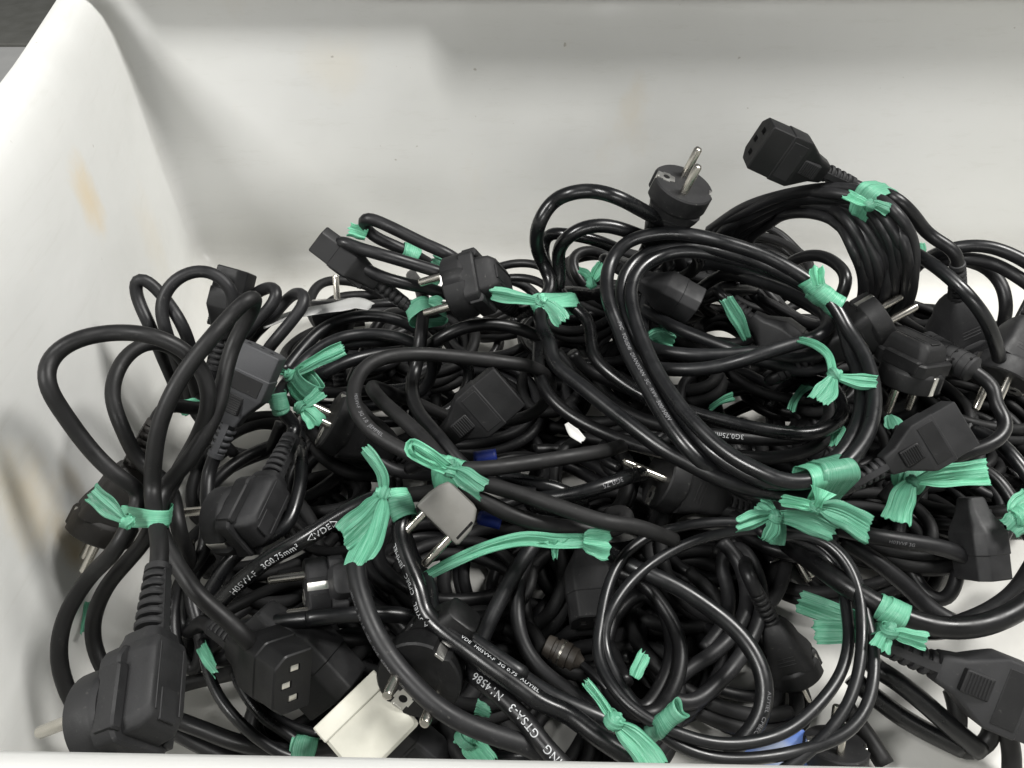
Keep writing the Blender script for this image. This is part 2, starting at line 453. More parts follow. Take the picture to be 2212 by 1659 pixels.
def relief_mesh(L=30, r0=6.4, r1=4.9, ribs=6, core=3.9):
    key = ('relief', L, r0, r1, ribs)
    if key in CACHE: return CACHE[key]
    mb = MB()
    mb.cyl([(0, core), (L, core)], 14)
    def R(x): return r0 + (r1 - r0) * x / L
    pitch = (L - 6) / ribs
    for i in range(ribs):
        x0 = 1.2 + i * pitch; x1 = x0 + pitch * 0.60
        for sgn in (1, -1):
            off = pitch * 0.5 if sgn < 0 else 0
            a0, a1 = x0 + off, x1 + off
            def half(x, k):
                ra = R(x) * k
                th = [(-88 + 176 * j / 10) * math.pi / 180 for j in range(11)]
                arc = [(x, sgn * ra * math.cos(t), ra * 0.92 * math.sin(t)) for t in th]
                return arc if sgn > 0 else arc[::-1]
            mb.loft([half(a0, .93), half(a0 + .5, 1), half(a1 - .5, 1), half(a1, .93)])
    for sz in (1, -1):       # spines
        secs = []
        for x in (0, L * 0.5, L - 3):
            z = R(x) * 0.93
            secs.append([(x, -1.9, sz * 2.0), (x, 1.9, sz * 2.0), (x, 1.7, sz * z), (x, -1.7, sz * z)][::sz])
        mb.loft(secs)
    mb.cyl([(L - 4, R(L) * .8), (L - 3.5, R(L)), (L - .6, R(L) * .96), (L, R(L) * .8)], 18)
    CACHE[key] = mb.mesh('strain_relief')
    return CACHE[key]

def c13_meshes():
    if 'c13' in CACHE: return CACHE['c13']
    def sec(x, a, b, c, rd):
        return [(x, p[0], p[1]) for p in rpoly([(-a, -b), (a, -b), (a, b - c), (a - c * .9, b), (-(a - c * .9), b), (-a, b - c)], rd, 3)]
    secs = [sec(0, 5.2, 5.0, 1.5, 2), sec(1, 6.0, 5.7, 1.6, 2.2), sec(8, 7.6, 6.8, 2.4, 2.2), sec(15, 11.6, 8.6, 3.6, 1.8), sec(19, 13.8, 9.8, 5, 1.4),
            sec(20.5, 14.3, 10.2, 5.3, 1.2), sec(32, 14.4, 10.3, 5.3, 1.2), sec(32.6, 13.9, 9.8, 5.2, 1.1), sec(46, 13.7, 9.6, 5.2, 1.0), sec(46.7, 13.1, 9.0, 5.0, .8)]
    bm = bmesh.new()
    rows = [[bm.verts.new(v) for v in s] for s in secs]
    n = len(secs[0])
    for a, b in zip(rows[:-1], rows[1:]):
        for j in range(n): bm.faces.new((a[j], a[(j + 1) % n], b[(j + 1) % n], b[j]))
    bm.faces.new(rows[0][::-1])
    # the mating face keeps three real openings
    edges = []
    for j in range(n):
        edges.append(bm.edges.get((rows[-1][j], rows[-1][(j + 1) % n])))
    slots = [(-6.9, -0.6, 1.6, 2.6), (6.9, -0.6, 1.6, 2.6), (0, 3.2, 1.6, 2.6)]
    x1 = 46.7
    for (cy, cz, a, b) in slots:
        q = [bm.verts.new((x1, cy + sy * a, cz + sz * b)) for sy, sz in ((-1, -1), (1, -1), (1, 1), (-1, 1))]
        d = [bm.verts.new((x1 - 7, v.co.y, v.co.z)) for v in q]
        for j in range(4):
            edges.append(bm.edges.new((q[j], q[(j + 1) % 4])))
            bm.faces.new((q[j], d[j], d[(j + 1) % 4], q[(j + 1) % 4]))
        bm.faces.new(d)
    bmesh.ops.triangle_fill(bm, use_beauty=True, use_dissolve=False, edges=edges)
    bmesh.ops.recalc_face_normals(bm, faces=bm.faces)
    for v in bm.verts: v.co *= 0.001
    me = bpy.data.meshes.new('connector'); bm.to_mesh(me); bm.free()
    me.polygons.foreach_set('use_smooth', [True] * len(me.polygons)); me.set_sharp_from_angle(angle=math.radians(32))
    sl = MB().box(x1 - 4, x1 - 0.9, -1.45, 1.45, -2.1, 2.1, .25).mesh('contact')
    # grip: raised pad with ribs on the flat side
    g = MB()
    g.box(7.5, 18.6, -4.6, 4.6, -10.0, -6.0, .5)
    g.box(21.5, 31, -11.2, 11.2, -10.62, -10.0, .2)
    for i in range(7): g.box(9.0 + i * 1.3, 9.6 + i * 1.3, -4.0, 4.0, -10.45, -9.8, .15)
    CACHE['c13'] = (me, sl, g.mesh('grip'), slots)
    return CACHE['c13']

def disc_outline(rad=18.5, notch=2.4, half=3.3, n=40):
    out = []
    for j in range(n):
        a = 2 * math.pi * (j + .5) / n
        x, y = rad * math.cos(a), rad * math.sin(a)
        if abs(y) < half: x = math.copysign(rad - notch, x)
        out.append((x, y))
    return out

def schuko_meshes(kind):
    if kind in CACHE: return CACHE[kind]
    mb = MB()
    q = disc_outline()
    def sc(k, z): return [(a * k, b * k, z) for a, b in q]
    mb.loft([sc(.955, 0), sc(1, -.9), sc(1, -10.5), sc(.975, -11.5), sc(.90, -13)][::-1])
    if kind == 'angled':
        def hs(x0, x1, y, z, rd, k=.8): return [(a, b, z) for a, b in rpoly([(x0, -y * .8), (x0 + 4, -y), (x1 - 5, -y), (x1, -y * k), (x1, y * k), (x1 - 5, y), (x0 + 4, y), (x0, y * .8)], rd, 2)]
        mb.loft([hs(-15.5, 20, 15.4, -11.5, 1.2), hs(-15.5, 20.5, 15.2, -18.6, 1.2), hs(-14.6, 20, 14.2, -19.6, 1.0)][::-1])
        mb.loft([hs(-12.5, 22.5, 11.6, -19, 1.2), hs(-11.5, 23, 10.8, -26.5, 1.2), hs(-8.5, 22.5, 9.2, -29.6, 1.1), hs(-7.0, 21.8, 8.2, -30.2, .9)][::-1])
        for yy in (-6.2, 6.2): mb.box(-6, 20, yy - .5, yy + .5, -30.6, -29.2, .2)
        mb.box(-9, 3, -4, 4, -30.5, -29.4, .3)
        # side lugs either side of the earth groove, as moulded on the housing
        for sgn in (1, -1):
            mb.box(-12, 12, min(sgn * 11, sgn * 16.2), max(sgn * 11, sgn * 16.2), -21, -12.5, .8)
        def bs(x, a, b): return [(x, p[0], p[1] - 19.5) for p in rpoly([(-a, -b), (a, -b), (a, b), (-a, b)], min(a, b) * .5, 3)]
        mb.loft([bs(16, 9.6, 9.4), bs(22, 9.2, 9.0), bs(25.5, 8.0, 8.0), bs(27.4, 7.6, 7.6), bs(27.9, 7.0, 7.0)])
    else:
        def hs(a, b, z, rd): return [(p[0], p[1], z) for p in rpoly([(-a, -b), (a, -b), (a, b), (-a, b)], rd, 4)]
        mb.loft([hs(15.5, 16.2, -11.5, 6), hs(14.5, 15.5, -16, 6), hs(11.6, 13.4, -24, 5.5), hs(10.6, 12.6, -31, 5), hs(8.8, 9.6, -38, 4), hs(6.6, 6.8, -43, 3.2), hs(5.8, 6.0, -43.8, 3)][::-1])
        for i in range(5):
            for sgn in (1, -1):
                y = 15.0 - i * .62
                mb.box(-6, 6, min(sgn * (y - 3), sgn * y), max(sgn * (y - 3), sgn * y), -19 - i * 2.3, -17.8 - i * 2.3, .3)
    body = mb.mesh('plug')
    n = 14
    prof = [(-6, 2.4), (17.6, 2.4), (18.6, 1.9), (19.0, 1.0)]
    pin = MB().cyl(prof, n, Matrix.Rotation(-math.pi / 2, 4, 'Y')).mesh('pin')
    # earth plate with its round socket
    bm = bmesh.new()
    out = [(-5.2, -3.1), (-2, -3.1), (-2, -4.1), (2.2, -4.1), (2.2, -3.1), (5.2, -2.6), (5.2, 2.6), (2.2, 3.1), (2.2, 4.1), (-2, 4.1), (-2, 3.1), (-5.2, 3.1)]
    vo = [bm.verts.new((x, y, .35)) for x, y in out]
    vh = [bm.verts.new((2.0 * math.cos(t * math.pi / 8), 2.0 * math.sin(t * math.pi / 8), .35)) for t in range(16)]
    ed = [bm.edges.new((vo[j], vo[(j + 1) % len(vo)])) for j in range(len(vo))] + [bm.edges.new((vh[j], vh[(j + 1) % 16])) for j in range(16)]
    bmesh.ops.triangle_fill(bm, use_beauty=True, edges=ed)
    for ring in (vo, vh):
        lo = [bm.verts.new((v.co.x, v.co.y, -.5)) for v in ring]
        for j in range(len(ring)): bm.faces.new((ring[j], ring[(j + 1) % len(ring)], lo[(j + 1) % len(ring)], lo[j]))
    bmesh.ops.recalc_face_normals(bm, faces=bm.faces)
    for v in bm.verts: v.co *= 0.001
    plate = bpy.data.meshes.new('earth_plate'); bm.to_mesh(plate); bm.free()
    hole = MB().cyl([(0.05, 2.15), (.12, 2.15)], 16, Matrix.Rotation(-math.pi / 2, 4, 'Y')).mesh('earth_hole_shade')
    clip = MB().box(-.7, .7, -2.2, 2.2, -11.5, .5, .25).mesh('earth_clip')
    CACHE[kind] = (body, pin, plate, hole, clip)
    return CACHE[kind]

def frame(X, Z):
    Z = Z.normalized(); X = (X - Z * X.dot(Z)).normalized(); Y = Z.cross(X)
    return Matrix(((X.x, Y.x, Z.x, 0), (X.y, Y.y, Z.y, 0), (X.z, Y.z, Z.z, 0), (0, 0, 0, 1)))

def schuko(c, kind, where, pin, cab, mat='plug_black', s=1.0, metal='nickel', relief=True, pins=2, label=None, clips=True):
    """where: face centre; pin / cab: (image angle, tilt to camera)"""
    body, pinm, plate, hole, clip = schuko_meshes(kind)
    if kind == 'angled' and len(cab) == 1:      # tilt that keeps the cable square to the pins
        t1 = math.radians(pin[1]); dl = math.cos(math.radians(cab[0] - pin[0]))
        cab = (cab[0], math.degrees(math.atan(-dl / math.tan(t1))))
    W = Matrix.Translation(pt(where)) @ frame(dirv(*cab), dirv(*pin)) @ Matrix.Scale(s, 4)
    M = Matrix.Translation(-c.base) @ W
    if relief:
        tip, d = (Vector((.0590, 0, -.0195)), Vector((1, 0, 0))) if kind == 'angled' else (Vector((0, 0, -.0725)), Vector((0, 0, -1)))
        plug_in(c, W @ tip, (W.to_3x3() @ d).normalized())
    b = link('plug', body.copy() if mat != 'plug_black' else body, None, c.root, M)
    if not b.data.materials: b.data.materials.append(MATS[mat])
    b.data.materials[0] = MATS[mat]
    if label: b['label'] = label
    for y in ((9.5, -9.5) if pins == 2 else (9.5,)):
        pm = pinm.copy() if metal != 'nickel' else pinm
        o = link('pin', pm, metal, b, Matrix.Translation((0, y * .001, 0)))
    link('earth_plate', plate, 'contact', b, Matrix.Translation((-.0112, 0, 0)))
    link('earth_hole_shade', hole, 'slot_shade', b, Matrix.Translation((-.0112, 0, 0)))
    for sx in ((1, -1) if clips else ()): link('earth_clip', clip, 'contact', b, Matrix.Translation((sx * .0162, 0, 0)))
    if relief:
        rm = relief_mesh(32, 7.4, 5.5, 6) if kind == 'angled' else relief_mesh()
        Mr = Matrix.Translation((.0270, 0, -.0195)) if kind == 'angled' else Matrix.Translation((0, 0, -.0425)) @ Matrix.Rotation(math.pi / 2, 4, 'Y')
        o = link('strain_relief', rm.copy() if mat != 'plug_black' else rm, None, b, Mr)
        if not o.data.materials: o.data.materials.append(MATS[mat])
        o.data.materials[0] = MATS[mat]
    return b

def c13(c, where, axis, wide, mat='plug_black', s=1.0, relief=True, bright=False, label=None):
    """where: middle of the moulded body; axis: direction of the mating face; wide: direction of its long side"""
    me, sl, grip, slots = c13_meshes()
    ax, w = dirv(*axis), dirv(*wide)
    w = (w - ax * w.dot(ax)).normalized(); z = ax.cross(w)
    R = Matrix(((ax.x, w.x, z.x, 0), (ax.y, w.y, z.y, 0), (ax.z, w.z, z.z, 0), (0, 0, 0, 1)))
    M = Matrix.Translation(pt(where) - c.base) @ R @ Matrix.Scale(s, 4) @ Matrix.Translation((-.024, 0, 0))
    if relief:
        W = Matrix.Translation(c.base) @ M
        plug_in(c, W @ Vector((-.022, 0, 0)), (W.to_3x3() @ Vector((-1, 0, 0))).normalized())
    b = link('connector', me if mat == 'plug_black' else me.copy(), None, c.root, M)
    if not b.data.materials: b.data.materials.append(MATS[mat])
    b.data.materials[0] = MATS[mat]
    if label: b['label'] = label
    for (y, zz, _, _) in slots:
        link('contact', sl, 'contact', b, Matrix.Translation((.0006 if bright else -.002, y * .001, zz * .001)))
    g = link('grip', grip if mat == 'plug_black' else grip.copy(), None, b)
    if not g.data.materials: g.data.materials.append(MATS[mat])
    if relief:
        rm = relief_mesh(22, 5.6, 4.7, 4)
        o = link('strain_relief', rm if mat == 'plug_black' else rm.copy(), None, b, Matrix.Rotation(math.pi, 4, 'Z') @ Matrix.Translation((-.0005, 0, 0)))
        if not o.data.materials: o.data.materials.append(MATS[mat])
        o.data.materials[0] = MATS[mat]
    return b

# ------------------------------------------------------------------ printing that follows a cable
def lettering(c, text, where, size, sign=1, off=0.0, mat='print_grey'):
    p = np.array(tuple(pt(where)))
    i0 = int(np.argmin(((c.A - p) ** 2).sum(1)))
    cu = bpy.data.curves.new('txt', 'FONT'); cu.body = text; cu.size = size * .001; cu.align_x = 'CENTER'; cu.align_y = 'CENTER'
    cu.space_character = 1.08
    tmp = bpy.data.objects.new('txt', cu); COL.objects.link(tmp)
    dg = bpy.context.evaluated_depsgraph_get()
    me = bpy.data.meshes.new_from_object(tmp.evaluated_get(dg))
    bpy.data.objects.remove(tmp); bpy.data.curves.remove(cu)
    A = c.A
    s = np.concatenate([[0], np.cumsum(np.linalg.norm(np.diff(A, axis=0), axis=1))])
    T = np.gradient(A, axis=0); T /= np.linalg.norm(T, axis=1)[:, None]
    for v in me.vertices:
        si = np.clip(s[i0] + sign * v.co.x, 0, s[-1])
        pos = Vector([np.interp(si, s, A[:, k]) for k in range(3)])
        t = Vector([np.interp(si, s, T[:, k]) for k in range(3)]).normalized() * sign
        n = (CAM - pos); n = (n - t * n.dot(t)).normalized()
        up = n.cross(t)
        a = math.radians(off) + v.co.y / c.r
        v.co = pos + (n * math.cos(a) + up * math.sin(a)) * (c.r + .00015) - c.base
    me.update()
    o = link('lettering', me, mat, c.cable)
    return o

# ------------------------------------------------------------------ ribbon ties
rng = random.Random(11)
def strip(name, P, W, Nrm, parent, base, pleat=0.35, fray=0.0, m=11, seed=0.0, wave=1.0, thick=.00012):
    """a crinkled ribbon along points P (Vectors), widths W, facing Nrm"""
    n = len(P); V, F, UV = [], [], []
    Lv = 0.0
    for i in range(n):
        t = (P[min(i + 1, n - 1)] - P[max(i - 1, 0)]).normalized()
        nn = Nrm[i] - t * Nrm[i].dot(t); nn = nn.normalized() if nn.length > 1e-6 else Vector((0, 0, 1))
        sd = t.cross(nn)
        if i: Lv += (P[i] - P[i - 1]).length
        for j in range(m):
            u = j / (m - 1) - .5
            a = noise.noise(Vector((u * 3.4 + seed * 3.1, Lv * 26 + seed, seed * 1.7))) * wave
            b = noise.noise(Vector((u * 13.0 + seed, Lv * 9, seed * 5.3))) * wave
            cc = abs(noise.noise(Vector((u * 7.0 + seed * 2.0, Lv * 70, seed * 2.3))))
            z = (a * .75 + b * .22 + cc * .22) * pleat * (0.0013 + W[i] * .13)
            e = 0.0
            if fray and i >= n - 2: e = (noise.noise(Vector((u * 7 + seed, seed, 2.2))) + .6 * noise.noise(Vector((u * 21 + seed, seed, 7.7)))) * fray * (1.0 if i == n - 1 else .35)
            V.append(P[i] + sd * (u * W[i]) + nn * z + t * e - base)
            UV.append((u, Lv / .03 + seed))
    for i in range(n - 1):
        for j in range(m - 1):
            a = i * m + j
            F.append((a, a + 1, a + m + 1, a + m))
    me = mesh(name, V, F)
    uv = me.uv_layers.new(name='UVMap')
    for lp in me.loops: uv.data[lp.index].uv = UV[lp.vertex_index]
    o = link(name, me, 'ribbon_green', parent)
    sm = o.modifiers.new('thickness', 'SOLIDIFY'); sm.thickness = thick; sm.offset = 0
    return o

def resample(P, n):
    A = catmull(P, 0.0003)
    idx = np.linspace(0, len(A) - 1, n).round().astype(int)
    return [Vector(A[i]) for i in idx]

TIE_GROUP = 'green ribbon ties'
def tie(label, knot=None, bands=(), tails=(), kr=4.0, group=TIE_GROUP):
    kr *= .86
    """bands: (centre, axis dir (angle, tilt), across mm, deep mm, width mm); tails: (points, w0 mm, w1 mm[, face dir])"""
    ref = pt(knot) if knot else (pt(bands[0][0]) if bands else pts(tails[0][0])[0])
    root = thing('ribbon_tie', label, 'ribbon tie', ref, group)
    sd = rng.uniform(0, 50)
    for bnd in bands:
        ctr, ax, a, b, w = bnd[:5]
        c = pt(ctr); t = dirv(*ax); e2 = (TOCAM - t * TOCAM.dot(t)).normalized(); e1 = t.cross(e2)
        gather = (bnd[5] if len(bnd) > 5 else max(a, b) * 1.25) * .001
        hold = []
        tsum = Vector((0, 0, 0))
        for cd in CORDS:
            dd = cd.A - np.array(tuple(c)); near = np.where((dd ** 2).sum(1) < gather ** 2)[0]
            if len(near) == 0: continue
            TT = np.gradient(cd.A, axis=0)
            for i in near:
                tv = Vector(TT[i]).normalized()
                if abs(tv.dot(t)) > .55: tsum += tv * math.copysign(1, tv.dot(t))
        if tsum.length > 0: t = (t * .5 + tsum.normalized()).normalized()
        e2 = (TOCAM - t * TOCAM.dot(t)).normalized(); e1 = t.cross(e2)
        for cd in CORDS:
            dd = cd.A - np.array(tuple(c)); dist = np.sqrt((dd ** 2).sum(1)); al = np.abs(dd @ np.array(tuple(t)))
            for i in np.where((dist < gather) & (al < .003))[0]:
                x, y = float(dd[i] @ np.array(tuple(e1))), float(dd[i] @ np.array(tuple(e2)))
                for q in range(14):
                    hold.append((x + (cd.r + .0005) * math.cos(q * math.pi / 7), y + (cd.r + .0005) * math.sin(q * math.pi / 7)))
        if not hold:
            hold = [(a * .001 * math.cos(q * math.pi / 12), b * .001 * math.sin(q * math.pi / 12)) for q in range(24)]
        hold = sorted(set(hold)); hull = []
        for seq in (hold, hold[::-1]):
            h = []
            for p_ in seq:
                while len(h) > 1 and (h[-1][0] - h[-2][0]) * (p_[1] - h[-2][1]) - (h[-1][1] - h[-2][1]) * (p_[0] - h[-2][0]) <= 0: h.pop()
                h.append(p_)
            hull += h[:-1]
        H_ = np.array(hull + hull[:1]); sl_ = np.concatenate([[0], np.cumsum(np.linalg.norm(np.diff(H_, axis=0), axis=1))])
        uu = np.linspace(0, sl_[-1], 49); HX, HY = np.interp(uu, sl_, H_[:, 0]), np.interp(uu, sl_, H_[:, 1])
        mid = Vector((float(np.mean(HX)), float(np.mean(HY))))
        for k in range(2):
            P, Nr = [], []
            sh = (k - .5) * w * .00030
            for i in range(49):
                o2 = Vector((HX[i], HY[i])); nv = (o2 - mid).normalized()
                o2 = o2 + nv * (.0004 + .0006 * k)
                th = 2 * math.pi * i / 48
                P.append(c + e1 * o2.x + e2 * o2.y + t * (sh + .0011 * math.sin(th + sd + k * 2))); Nr.append(e1 * nv.x + e2 * nv.y)
            ww = w * .001 * (.9 if k else .8)
            strip('band', P, [ww * (1 + .12 * math.sin(2 * math.pi * i / 48 * 2 + sd)) for i in range(49)], Nr, root, ref, .22, 0, 11, sd + k)
    if knot:
        mb = MB(); secs = []
        for i in range(13):
            ph = math.pi * i / 12
            ring = []
            for j in range(18):
                th = 2 * math.pi * j / 18
                d = Vector((math.cos(ph), math.sin(ph) * math.cos(th), math.sin(ph) * math.sin(th)))
                q = kr * (1 + .34 * noise.noise(d * 2.1 + Vector((sd, 0, 0))) + .10 * math.sin(d.x * 9 + d.y * 7))
                ring.append(tuple(d * q))
            secs.append(ring)
        mb.loft(secs, frame(dirv(rng.uniform(0, 360), 10), TOCAM))
        me = mb.mesh('knot'); uv = me.uv_layers.new(name='UVMap')
        for lp in me.loops:
            co = me.vertices[lp.vertex_index].co; uv.data[lp.index].uv = (co.x / .012, co.y / .03)
        link('knot', me, 'ribbon_green', root)
        # the ribbon's own turn round the knot
        ax = dirv(rng.uniform(20, 160), 15); e2 = (TOCAM - ax * TOCAM.dot(ax)).normalized(); e1 = ax.cross(e2)
        P, Nr = [], []
        for i in range(25):
            th = 2 * math.pi * i / 24
            off = (e1 * math.cos(th) + e2 * math.sin(th)) * (kr * .00112)
            P.append(ref + off + ax * .0007 * math.sin(2 * th + sd)); Nr.append(off.normalized())
        strip('knot_turn', P, [kr * .00105] * 25, Nr, root, ref, .5, 0, 7, sd + 9)
    for q, tl in enumerate(tails):
        spec, w0, w1 = tl[:3]
        fd = dirv(*tl[3]) if len(tl) > 3 else TOCAM
        Q = pts(spec)
        P = resample(Q, 26) if len(Q) > 2 else [Q[0].lerp(Q[1], i / 25) for i in range(26)]
        W, Nr = [], []
        tw = rng.uniform(-.7, .7)
        for i in range(26):
            u = i / 25
            k = 1 - (1 - u) ** 3.2
            W.append((w0 + (w1 * .82 - w0) * k) * .001 * (1 + .07 * math.sin(u * 9 + sd)))
            t = (P[min(i + 1, 25)] - P[max(i - 1, 0)]).normalized()
            v = Vector(fd); v.rotate(Matrix.Rotation(tw * u, 3, t)); Nr.append(v)
        strip('tail', P, W, Nr, root, ref, 1.0, .0020, 19, sd + q * 3.3 + 1, 1.4)
    return root

# ------------------------------------------------------------------ the setting
def struct(o): o['kind'] = 'structure'; return o
struct(link('ground', MB().box(-6000, 6000, -4000, 1440, -30, -8).mesh('ground', False), 'concrete'))
struct(link('dark_floor', MB().box(-6000, 6000, 1444, 9000, -30, -4, 1).mesh('dark_floor', False), 'mat_grey'))

# ------------------------------------------------------------------ the white tub
def tub():
    corners = [(-.255, .1150), (.62, .0985), (.66, .735), (-.326, .735), (-.250, .42)]
    def offs(o):
        out = []
        n = 5
        for i in range(n):
            a, b, c = Vector(corners[i - 1]), Vector(corners[i]), Vector(corners[(i + 1) % n])
            d1, d2 = (b - a).normalized(), (c - b).normalized()
            n1, n2 = Vector((d1.y, -d1.x)), Vector((d2.y, -d2.x))
            k = n1 + n2
            out.append(tuple(b + k * (o / (1 + n1.dot(n2)))))
        return out
    prof = [(0, -.032), (.0012, -.022), (.0055, -.012), (.013, -.0045), (.024, -.001), (.036, 0), (.10, .004), (.20, .009), (.235, .012), (.250, .0155),
            (.260, .021), (.2665, .028), (.2695, .035), (.2680, .0415), (.262, .0455), (.252, .047), (.225, .0475), (.225, .0435), (.248, .041), (.2, .0145),
            (.1, .009), (.01, .004), (-.004, -.002)]
    secs = []
    for z, o in prof:
        rd = [.05, .05, .05, .02, .25]
        secs.append([(x * 1000, y * 1000, z * 1000) for x, y in rpoly(offs(o), [q + max(o, -.012) for q in rd], 10)])
    mb = MB(); mb.loft(secs)
    root = thing('plastic_tub', 'big white plastic tub holding the heap of black cords', 'tub', (0, 0, 0))
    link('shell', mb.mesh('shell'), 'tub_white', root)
    return root
tub()
# added board, unseen, laid on the rear rim to shade the rear wall's top
light_blocker = thing('shade_board', 'white board out of view, added to shade the top of the rear wall', 'light_blocker', (.5, .9, .272))
link('shade_panel', MB().box(-613, 300, -226, 260, 0, 12, 3).mesh('shade_panel'), 'tub_white', light_blocker)
link('shade_step', MB().box(-840, -612.8, -198, 260, 1, 11, 3).mesh('shade_step'), 'tub_white', light_blocker)

# ------------------------------------------------------------------ cords: near left bundle
c1 = cord('thick matte black cord standing in tall loops against the left tub wall', 4.0, """B:930,480@13 A:975,1640@14.6 A:985,1450@16 1010,1260 1085,1050@18.5 1200,850 1360,650@20.5
 1510,480 1600,400@21.5 1640,400@21 1595,520 1500,690@18.5 1440,900 1400,1100@16.5 1300,1300 1180,1480@14.7 1050,1620@13.8 B:1010,60@13.5 1050,200@13 1150,380 1280,560@12 1430,690
 1570,820@10.5 1640,930@9 1600,1010@7 1450,1060@4 1100,1150@3 700,1380@3.5 520,1310@5 410,1110@6.5 375,900@8 420,680 560,450@10.5 760,230@13 A:900,1640@14 800,1580@15 620,1420@16.2
 400,1130@18.5 298,950@20 320,790 470,675@21 740,622 1000,650@20.5 1200,750@19.5 1320,920@18 1340,1080@17 1270,1290@15.5 1150,1500@14 B:1000,50@12.8 930,200@11.5 820,330@10.5
 680,500@9 595,720@7 600,870@6 680,1050@5 850,1200@3.5 1000,1150@3 1200,900@3.5 1230,400@7 1150,150@11 A:1080,1600@12 900,1460@12.6 790,1250@14.5 720,1050@15.5 745,880 830,750@16.5
 960,685@16.5 1100,720@15.5 1210,850@13.5 1260,1000@11.5 1290,1150@9""", 'cord_matte')
schuko(c1, 'angled', 'B:640,1375@13.0', (203, -9), (105,), 'plug_worn', 1.10)

c2 = cord('black cord with four small loops rising behind the tall left loops', 3.4, """A:1500,1400@4 1230,1100@8 1230,760@13 1160,560@15.5 1060,410@16.5 960,300@17.5 890,262@18 860,310@17.5 890,430@16.5 960,580@15.5
 1040,780@12.5 1130,1000@9 1150,1120@7 1180,1000@9 1130,800@12.5 1060,600@15.5 1030,470@16.5 1080,330@17.5 1190,245@18 1310,225@18 1430,280@17.5 1500,390@16.5 1490,480@15.5 1430,650@12.5
 1400,900@9 1480,900@9 1560,650@13.5 1660,540@14.5 1750,440@15.5 1785,370@16 1740,325@16 1660,360@15.5 1560,450@14 1500,700@10.5 1600,850@9 1740,700@13.5 1860,560@14.5 1950,440@15.2
 1965,385@15.5 1920,365@15.5 1840,410@14.5 1740,530@13.5 1620,650@11.5 1500,900@6""", 'cord_satin')

c3 = cord('black cord whose socket end points straight up behind the left loops', 3.5, """A:1395,800@12 1370,950@10 1330,1150@7 1400,1350@4 1700,1400@3 1800,1200@5""", 'cord_satin')
c13(c3, 'A:1475,440@15', (75, 0), (75, 80), 'plug_black', .98)

c4 = cord('black cord ending in a broad flat socket connector beside two green ties', 3.5, """A:1400,1330@11 1380,1480@9.5 B:1300,300@8 1180,420@7 1110,640@6 1130,900@5 1250,1050@4 1300,850@5.5 1230,600@6.5
 1200,200@8""", 'cord_satin')
c13(c4, 'A:1580,960@14', (65, 4), (-25, 0), 'plug_slate', 1.04)

c5 = cord('black cord with ribbed angled plug, its pins pointing left at the bundle', 3.6, """T:850,330@11.3 880,120@12 A:1775,1080@12.3 1830,960@12 1900,880@11.8 C:130,1260@11.5 280,1175 450,1100@11.8 640,1058 800,1045@11 1000,1060@9
 1200,1150@7 1100,1400@5 700,1500@4 200,1450@5 T:1180,650@9.5 1180,850@9.5 1120,1100@9.2 1000,1400@8.8 B:1500,300@8 1200,800@5""", 'cord_gloss')
schuko(c5, 'angled', 'T:250,1330@9.2', (187, -20), (76,), 'plug_worn', 1.05)

c6 = cord('brownish black cord with a plug half hidden behind the left green tie', 3.6, """A:1250,1240@11 1290,1100@11.5 1280,960@11 1250,800@9 1400,700@7 1600,900@5""", 'cord_satin')
schuko(c6, 'straight', 'L:780,760@9.0', (243, 0), (150, 30), 'plug_brown', 1.0)

# ------------------------------------------------------------------ left of centre, at the back
c7 = cord('black cord coil swept in flat arcs at back left, under the white paper strip', 3.5, """C:20,1170@11.5 120,1040 260,900@12.5 400,835 560,815@12.5 740,845@12 900,930@11 1000,1080@9 900,1250@7 500,1300@7 150,1300@9 60,1210@11.5
 180,1070 350,965@12.7 520,935 690,942@12.4 840,990@12 960,1090@10 900,1300@7 500,1400@6 100,1350@8 120,1160@11 300,1030@11.8 480,985@12 650,985@11.5 800,1030@10 850,1150@7""", 'cord_gloss')
c8 = cord('black cord folded in long flat loops at the back, its socket end lowest left', 3.5, """C:700,690@16.2 760,770@14.5 900,800@13.5 1060,770@13.5 1150,640@15 1060,560@16.5 850,490 650,430@18 450,372 375,335@18.8 350,345@18.5 400,425@17.5
 500,500@17 640,570 780,610@16 930,640 1100,690@14.5 1200,600@14.5 1100,445@17.5 900,352 700,252@19 590,203 530,183@19.6 512,220@19 570,300@18 700,360@17.5 850,430@16.6 950,490@15.5 1100,560@13""", 'cord_satin')
c13(c8, 'C:425,470@17', (143, 8), (143, 75), 'plug_black', 1.0)
c9 = cord('black cord hanging straight down from the back tie into the heap', 3.7, """C:830,560@13 900,690@14.5 898,850@14.2 882,1000@13.6 868,1110@12.5 838,1210@12 832,1330@12 880,1450@12.2 980,1570@12.5 D:1060,260@12.6 1130,350@12.3 1300,470@11.8 1500,540@11.4
 1620,560@11.3""", 'cord_satin')
c10 = cord('black cord with a two pin plug pointing left over the back of the heap', 3.9, """C:1610,660@15.6 F:70,1120@15.2 120,1020@15.7 50,860@17 18,740@18.8 42,610@20.5 120,490 240,432@22.2 370,418 520,452@22.2 700,545@21 880,652@19 1010,770@17 1050,900@14
 900,1000@12 600,1050@12 250,1090@13.5 150,1060@15 172,950@16 155,830@17.3 200,730@18.6 330,652@19.4 480,642@19.4 640,690@18.8 800,770@16.5 850,900@13 700,1000@11 400,1080@12.5 200,1075@14.6
 60,1170@15 48,1280@15 115,1410@14.8 H:125,305@14.5 300,457 480,602@14 660,742 820,862@13.5 1000,960 1250,1080@13 1500,1140 1800,1170@12.5 2000,1130@11""", 'cord_gloss')
schuko(c10, 'angled', 'C:1085,650@16.5', (194, -14), (-34,), 'plug_black', 1.1, clips=False)
